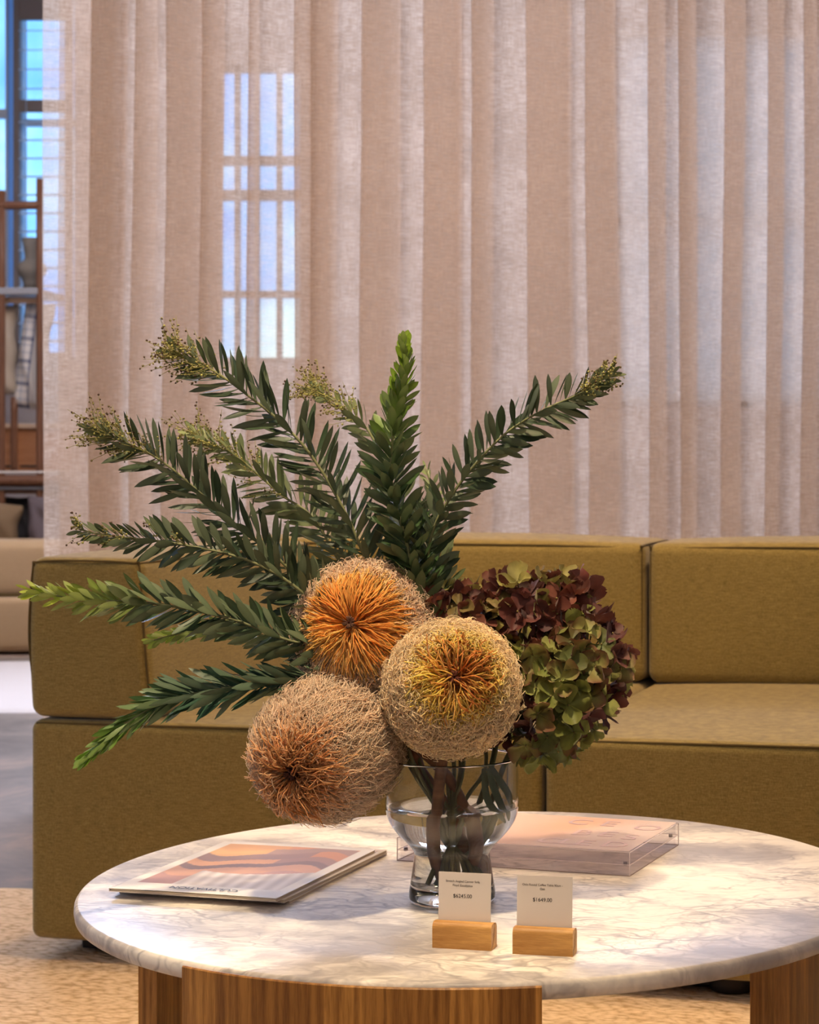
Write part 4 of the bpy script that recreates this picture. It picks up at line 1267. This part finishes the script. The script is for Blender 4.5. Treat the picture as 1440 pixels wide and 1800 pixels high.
# loose submerged leaves at the right of the vase
def strap_leaf(pts, w, name='vase_leaf'):
    path = smooth_path(pts, 16)
    T = nrm(np.gradient(path, axis=0)); side = nrm(np.cross(T, [0, 1.0, 0.25]))
    prof = np.sin(np.linspace(0.12, 0.97, 16) * np.pi) ** 0.6 * w / 2
    V = np.stack([path - side * prof[:, None], path + np.array([0, 0.0006, 0]), path + side * prof[:, None]], 1).reshape(-1, 3) - np.array([vx, vy, TZ])
    F = [(a * 3 + b, a * 3 + b + 1, a * 3 + b + 4, a * 3 + b + 3) for a in range(15) for b in range(2)]
    return V, F
lf = empty('leaf_sprig', (vx, vy, TZ), 0, 'submerged dark green leaves bending against the right wall inside the vase', 'leaf')
for pts in ([inside(862, 1345, -0.01), inside(878, 1372, -0.02), inside(892, 1395, -0.02), inside(898, 1420, -0.015)],
            [inside(858, 1350, -0.015), inside(868, 1385, -0.02), inside(884, 1425, -0.02), inside(888, 1440, -0.02)],
            [inside(850, 1350, -0.02), inside(855, 1400, -0.03), inside(872, 1430, -0.03), inside(880, 1442, -0.02)]):
    V, F = strap_leaf(pts, 0.008)
    arrays_mesh('leaf', V, F, M['leaf'], lf, C=np.tile(np.array([0.04, 0.075, 0.03]), (len(V), 1)))

# ------------------------------------------------------------------ rear room: rack, vase, cushions, boxes, sofas
YR = 9.8
def rx(px, Y=YR): return (px - VX) / FPX * Y
def rz_(py, Y=YR): return CAM_Z - (py - VY) / FPX * Y
rk = empty('display_rack', (rx(-40), YR, 0), 0, 'tall wooden display rack with round posts standing behind the curtain edge', 'rack')
def rk_tube(name, p0, p1, r):
    return tube_obj(name, np.linspace(np.array(p0) - np.array(rk.location), np.array(p1) - np.array(rk.location), 6), r, M['rack_wood'], rk, 14)
for px_, top, Yp, low_ in ((3, 335, YR, 0), (70, 314, YR, 0), (14, 697, YR + 0.10, rz_(829)), (-80, 335, YR, 0)):
    rk_tube('post', (rx(px_), Yp, low_), (rx(px_), Yp, rz_(top)), 0.017)
rk_tube('top_rail', (rx(-80), YR, rz_(361)), (rx(70), YR, rz_(361)), 0.021)
rk_tube('lower_rail', (rx(-80), YR - 0.02, rz_(845)), (rx(110), YR - 0.02, rz_(845)), 0.028)
M['shelf_grey'] = plain('blue_grey_shelf_paint', (0.30, 0.31, 0.34), 0.4)
def rbx(name, px0, px1, py0, py1, d0, d1, mat, parent, Y=YR, bev=0.004):
    l_ = parent.location
    return box(name, rx(px0, Y) - l_.x, rx(px1, Y) - l_.x, Y + d0 - l_.y, Y + d1 - l_.y, rz_(py1, Y) - l_.z, rz_(py0, Y) - l_.z, mat, parent, bev)
rbx('shelf_board', -90, 68, 506, 518, -0.02, 0.45, M['shelf_grey'], rk)
rbx('shelf_support', -90, 68, 522, 532, 0.03, 0.05, plain('pale_wood', (0.42, 0.28, 0.18), 0.6), rk)
rbx('shelf_board', -90, 110, 854, 861, -0.02, 0.45, M['shelf_grey'], rk)
rbx('shelf_board', -90, 110, 828, 832, -0.02, 0.45, M['white_paint'], rk)
rbx('shelf_board', -90, 110, 862, 868, 0.0, 0.45, M['rack_wood'], rk)
rbx('shelf_board', -90, 110, 1000, 1006, -0.22, 0.45, M['rack_wood'], rk)
cv = empty('ceramic_vase', (rx(43), YR + 0.12, rz_(506)), 0, 'matt grey ceramic vase with flared neck on the upper rack shelf', 'vase')
s_ = YR / FPX
lathe('body', [(0, 0), (14 * s_, 0), (15 * s_, 12 * s_), (17 * s_, 20 * s_), (24 * s_, 28 * s_), (26.5 * s_, 36 * s_), (24 * s_, 45 * s_), (14 * s_, 52 * s_), (12 * s_, 58 * s_), (14 * s_, 75 * s_), (17 * s_, 92 * s_), (15.5 * s_, 92 * s_), (11 * s_, 62 * s_), (0, 55 * s_)],
      plain('grey_stoneware', (0.20, 0.18, 0.155), 0.8), cv, 40)

def cushion(name, px0, px1, py0, py1, depth, mat, label, Y, tilt=0.0, lean_=0.0):
    w = (px1 - px0) * Y / FPX; h = (py1 - py0) * Y / FPX
    root = empty(name, (rx((px0 + px1) / 2, Y), Y, rz_(py1, Y)), 0, label, 'cushion')
    n = 22
    V = []; F = []
    for sgn in (1, -1):
        for j in range(n + 1):
            for i in range(n + 1):
                u = i / n * 2 - 1; v = j / n * 2 - 1
                b = (max(0, 1 - abs(u) ** 2.4) * max(0, 1 - abs(v) ** 2.4)) ** 0.42
                x = u * w / 2 * (1 - 0.06 * (1 - v * v)) + 0.006 * math.sin(v * 7 + u * 2); z = (v + 1) * h / 2 * (1 - 0.0) + 0.04 * h * (1 - abs(u)) * (1 if v > 0 else 0) * v * -1 * 0.5
                V.append((x + lean_ * z, sgn * b * depth / 2 + 0.01 * math.sin(u * 4 + v * 5) * b, z))
    m = (n + 1) ** 2
    for s2 in (0, 1):
        for j in range(n):
            for i in range(n):
                a = s2 * m + j * (n + 1) + i
                q = (a, a + 1, a + n + 2, a + n + 1); F.append(q if s2 == 0 else q[::-1])
    o = arrays_mesh('cushion_cover', V, F, mat, root)
    bm = bmesh.new(); bm.from_mesh(o.data); bmesh.ops.remove_doubles(bm, verts=bm.verts, dist=1e-4); bmesh.ops.recalc_face_normals(bm, faces=bm.faces); bm.to_mesh(o.data); bm.free()
    pts = [(-w / 2 * 0.98, 0, 0.01), (-w / 2 * 0.93, 0, h * 0.5), (-w / 2 * 0.98 + lean_ * h, 0, h * 0.98)]
    tube_obj('piping', smooth_path(pts, 20), 0.006, mat, root, 6)
    root.rotation_euler = (0, R(tilt), 0)
    return root
t = NT('plaid_linen')
tc = t.add('ShaderNodeTexCoord'); sx = t.add('ShaderNodeSeparateXYZ', {'Vector': tc.outputs['Object']})
def stripes(sock, freq, lo):
    w_ = t.math('FRACT', t.math('MULTIPLY', sock, freq)); return t.math('LESS_THAN', w_, lo)
a1_ = t.math('ADD', stripes(sx.outputs['X'], 26, 0.30), stripes(sx.outputs['Z'], 26, 0.30))
a2_ = t.math('ADD', stripes(sx.outputs['X'], 9, 0.18), stripes(sx.outputs['Z'], 9, 0.18))
cc = t.mix(t.math('MULTIPLY', a1_, 0.38, True), (0.62, 0.60, 0.58), (0.22, 0.26, 0.36))
cc = t.mix(t.math('MULTIPLY', a2_, 0.6, True), cc, (0.06, 0.08, 0.16))
half = t.math('GREATER_THAN', sx.outputs['X'], 0.01)
cc = t.mix(half, cc, (0.50, 0.47, 0.44))
t.bsdf(Base_Color=cc, Roughness=0.9); M['plaid'] = t.m
M['beige_c'] = plain('beige_linen', (0.44, 0.38, 0.31), 0.9)
M['char_c'] = plain('charcoal_linen', (0.020, 0.020, 0.024), 0.9)
M['plum_c'] = plain('plum_grey_velvet', (0.13, 0.105, 0.12), 0.9)
M['tan_c'] = plain('tan_linen', (0.22, 0.15, 0.085), 0.9)
cushion('cushion', -60, 30, 536, 694, 0.16, M['beige_c'], 'plain beige cushion hanging at the left edge under the grey shelf', YR + 0.12, 0, 0)
cushion('cushion', 24, 74, 530, 718, 0.12, M['plaid'], 'blue and white plaid cushion with grey back hanging under the grey shelf', YR + 0.12, 6, 0.02)
cushion('cushion', -70, 26, 880, 998, 0.14, M['tan_c'], 'dark tan cushion at the far left behind the beige sofa back', YR - 0.12, 10, -0.05)
cushion('cushion', 4, 66, 873, 998, 0.14, M['char_c'], 'black cushion leaning between the tan and plum cushions under the rack', YR + 0.12, 0, 0.0)
cushion('cushion', 51, 110, 872, 998, 0.14, M['plum_c'], 'plum grey cushion behind the beige sofa touching the curtain edge', YR - 0.12, 0, 0)
# wooden chest under the upper shelf
t, cc, n2 = wood('terracotta_wood', (0.42, 0.19, 0.08), (0.30, 0.12, 0.045), 'x', 0.5)
t.bsdf(Base_Color=cc, Roughness=0.5); M['chest_wood'] = t.m
ch = empty('wooden_chest', (rx(20), YR + 0.15, rz_(828)), 0, 'reddish wooden chest with slot handle on the middle rack shelf', 'chest')
rbx('body', -10, 108, 752, 828, 0.15, 0.45, M['chest_wood'], ch)
rbx('lid', -14, 112, 744, 752, 0.13, 0.47, plain('pale_chest_lid', (0.55, 0.40, 0.28), 0.5), ch)
rbx('slot_handle', 20, 58, 818, 821, 0.142, 0.16, M['black'], ch, bev=0.001)
rbx('slot_handle', -8, 2, 818, 821, 0.142, 0.16, M['black'], ch, bev=0.001)

# beige sofa at the far left and a second one behind the curtain
def beige_sofa(x0, x1, y0, label):
    so = empty('beige_sofa', (x0, y0, 0), 0, label, 'sofa')
    w = x1 - x0
    place(round_box('seat_base', (w, 0.9, 0.24), 0.03, M['cream'], so, (0, 0.004, 0.008), 10), 0, 0, 0.0 + 0.015)
    place(round_box('backrest', (w, 0.26, 0.235), 0.035, M['cream'], so, (0, 0.01, 0.01), 10), 0, 0.02, 0.262)
    tube_obj('piping', [(0.01, 0.03, 0.262), (w / 2, 0.02, 0.265), (w - 0.01, 0.03, 0.262)], 0.006, M['seam'], so, 6)
    return so
beige_sofa(-4.3, -2.05, 8.75, 'low beige sofa seen at the left edge in front of the display rack')
beige_sofa(-0.55, 1.6, 8.9, 'low pale sofa glimpsed through the right part of the sheer curtain')
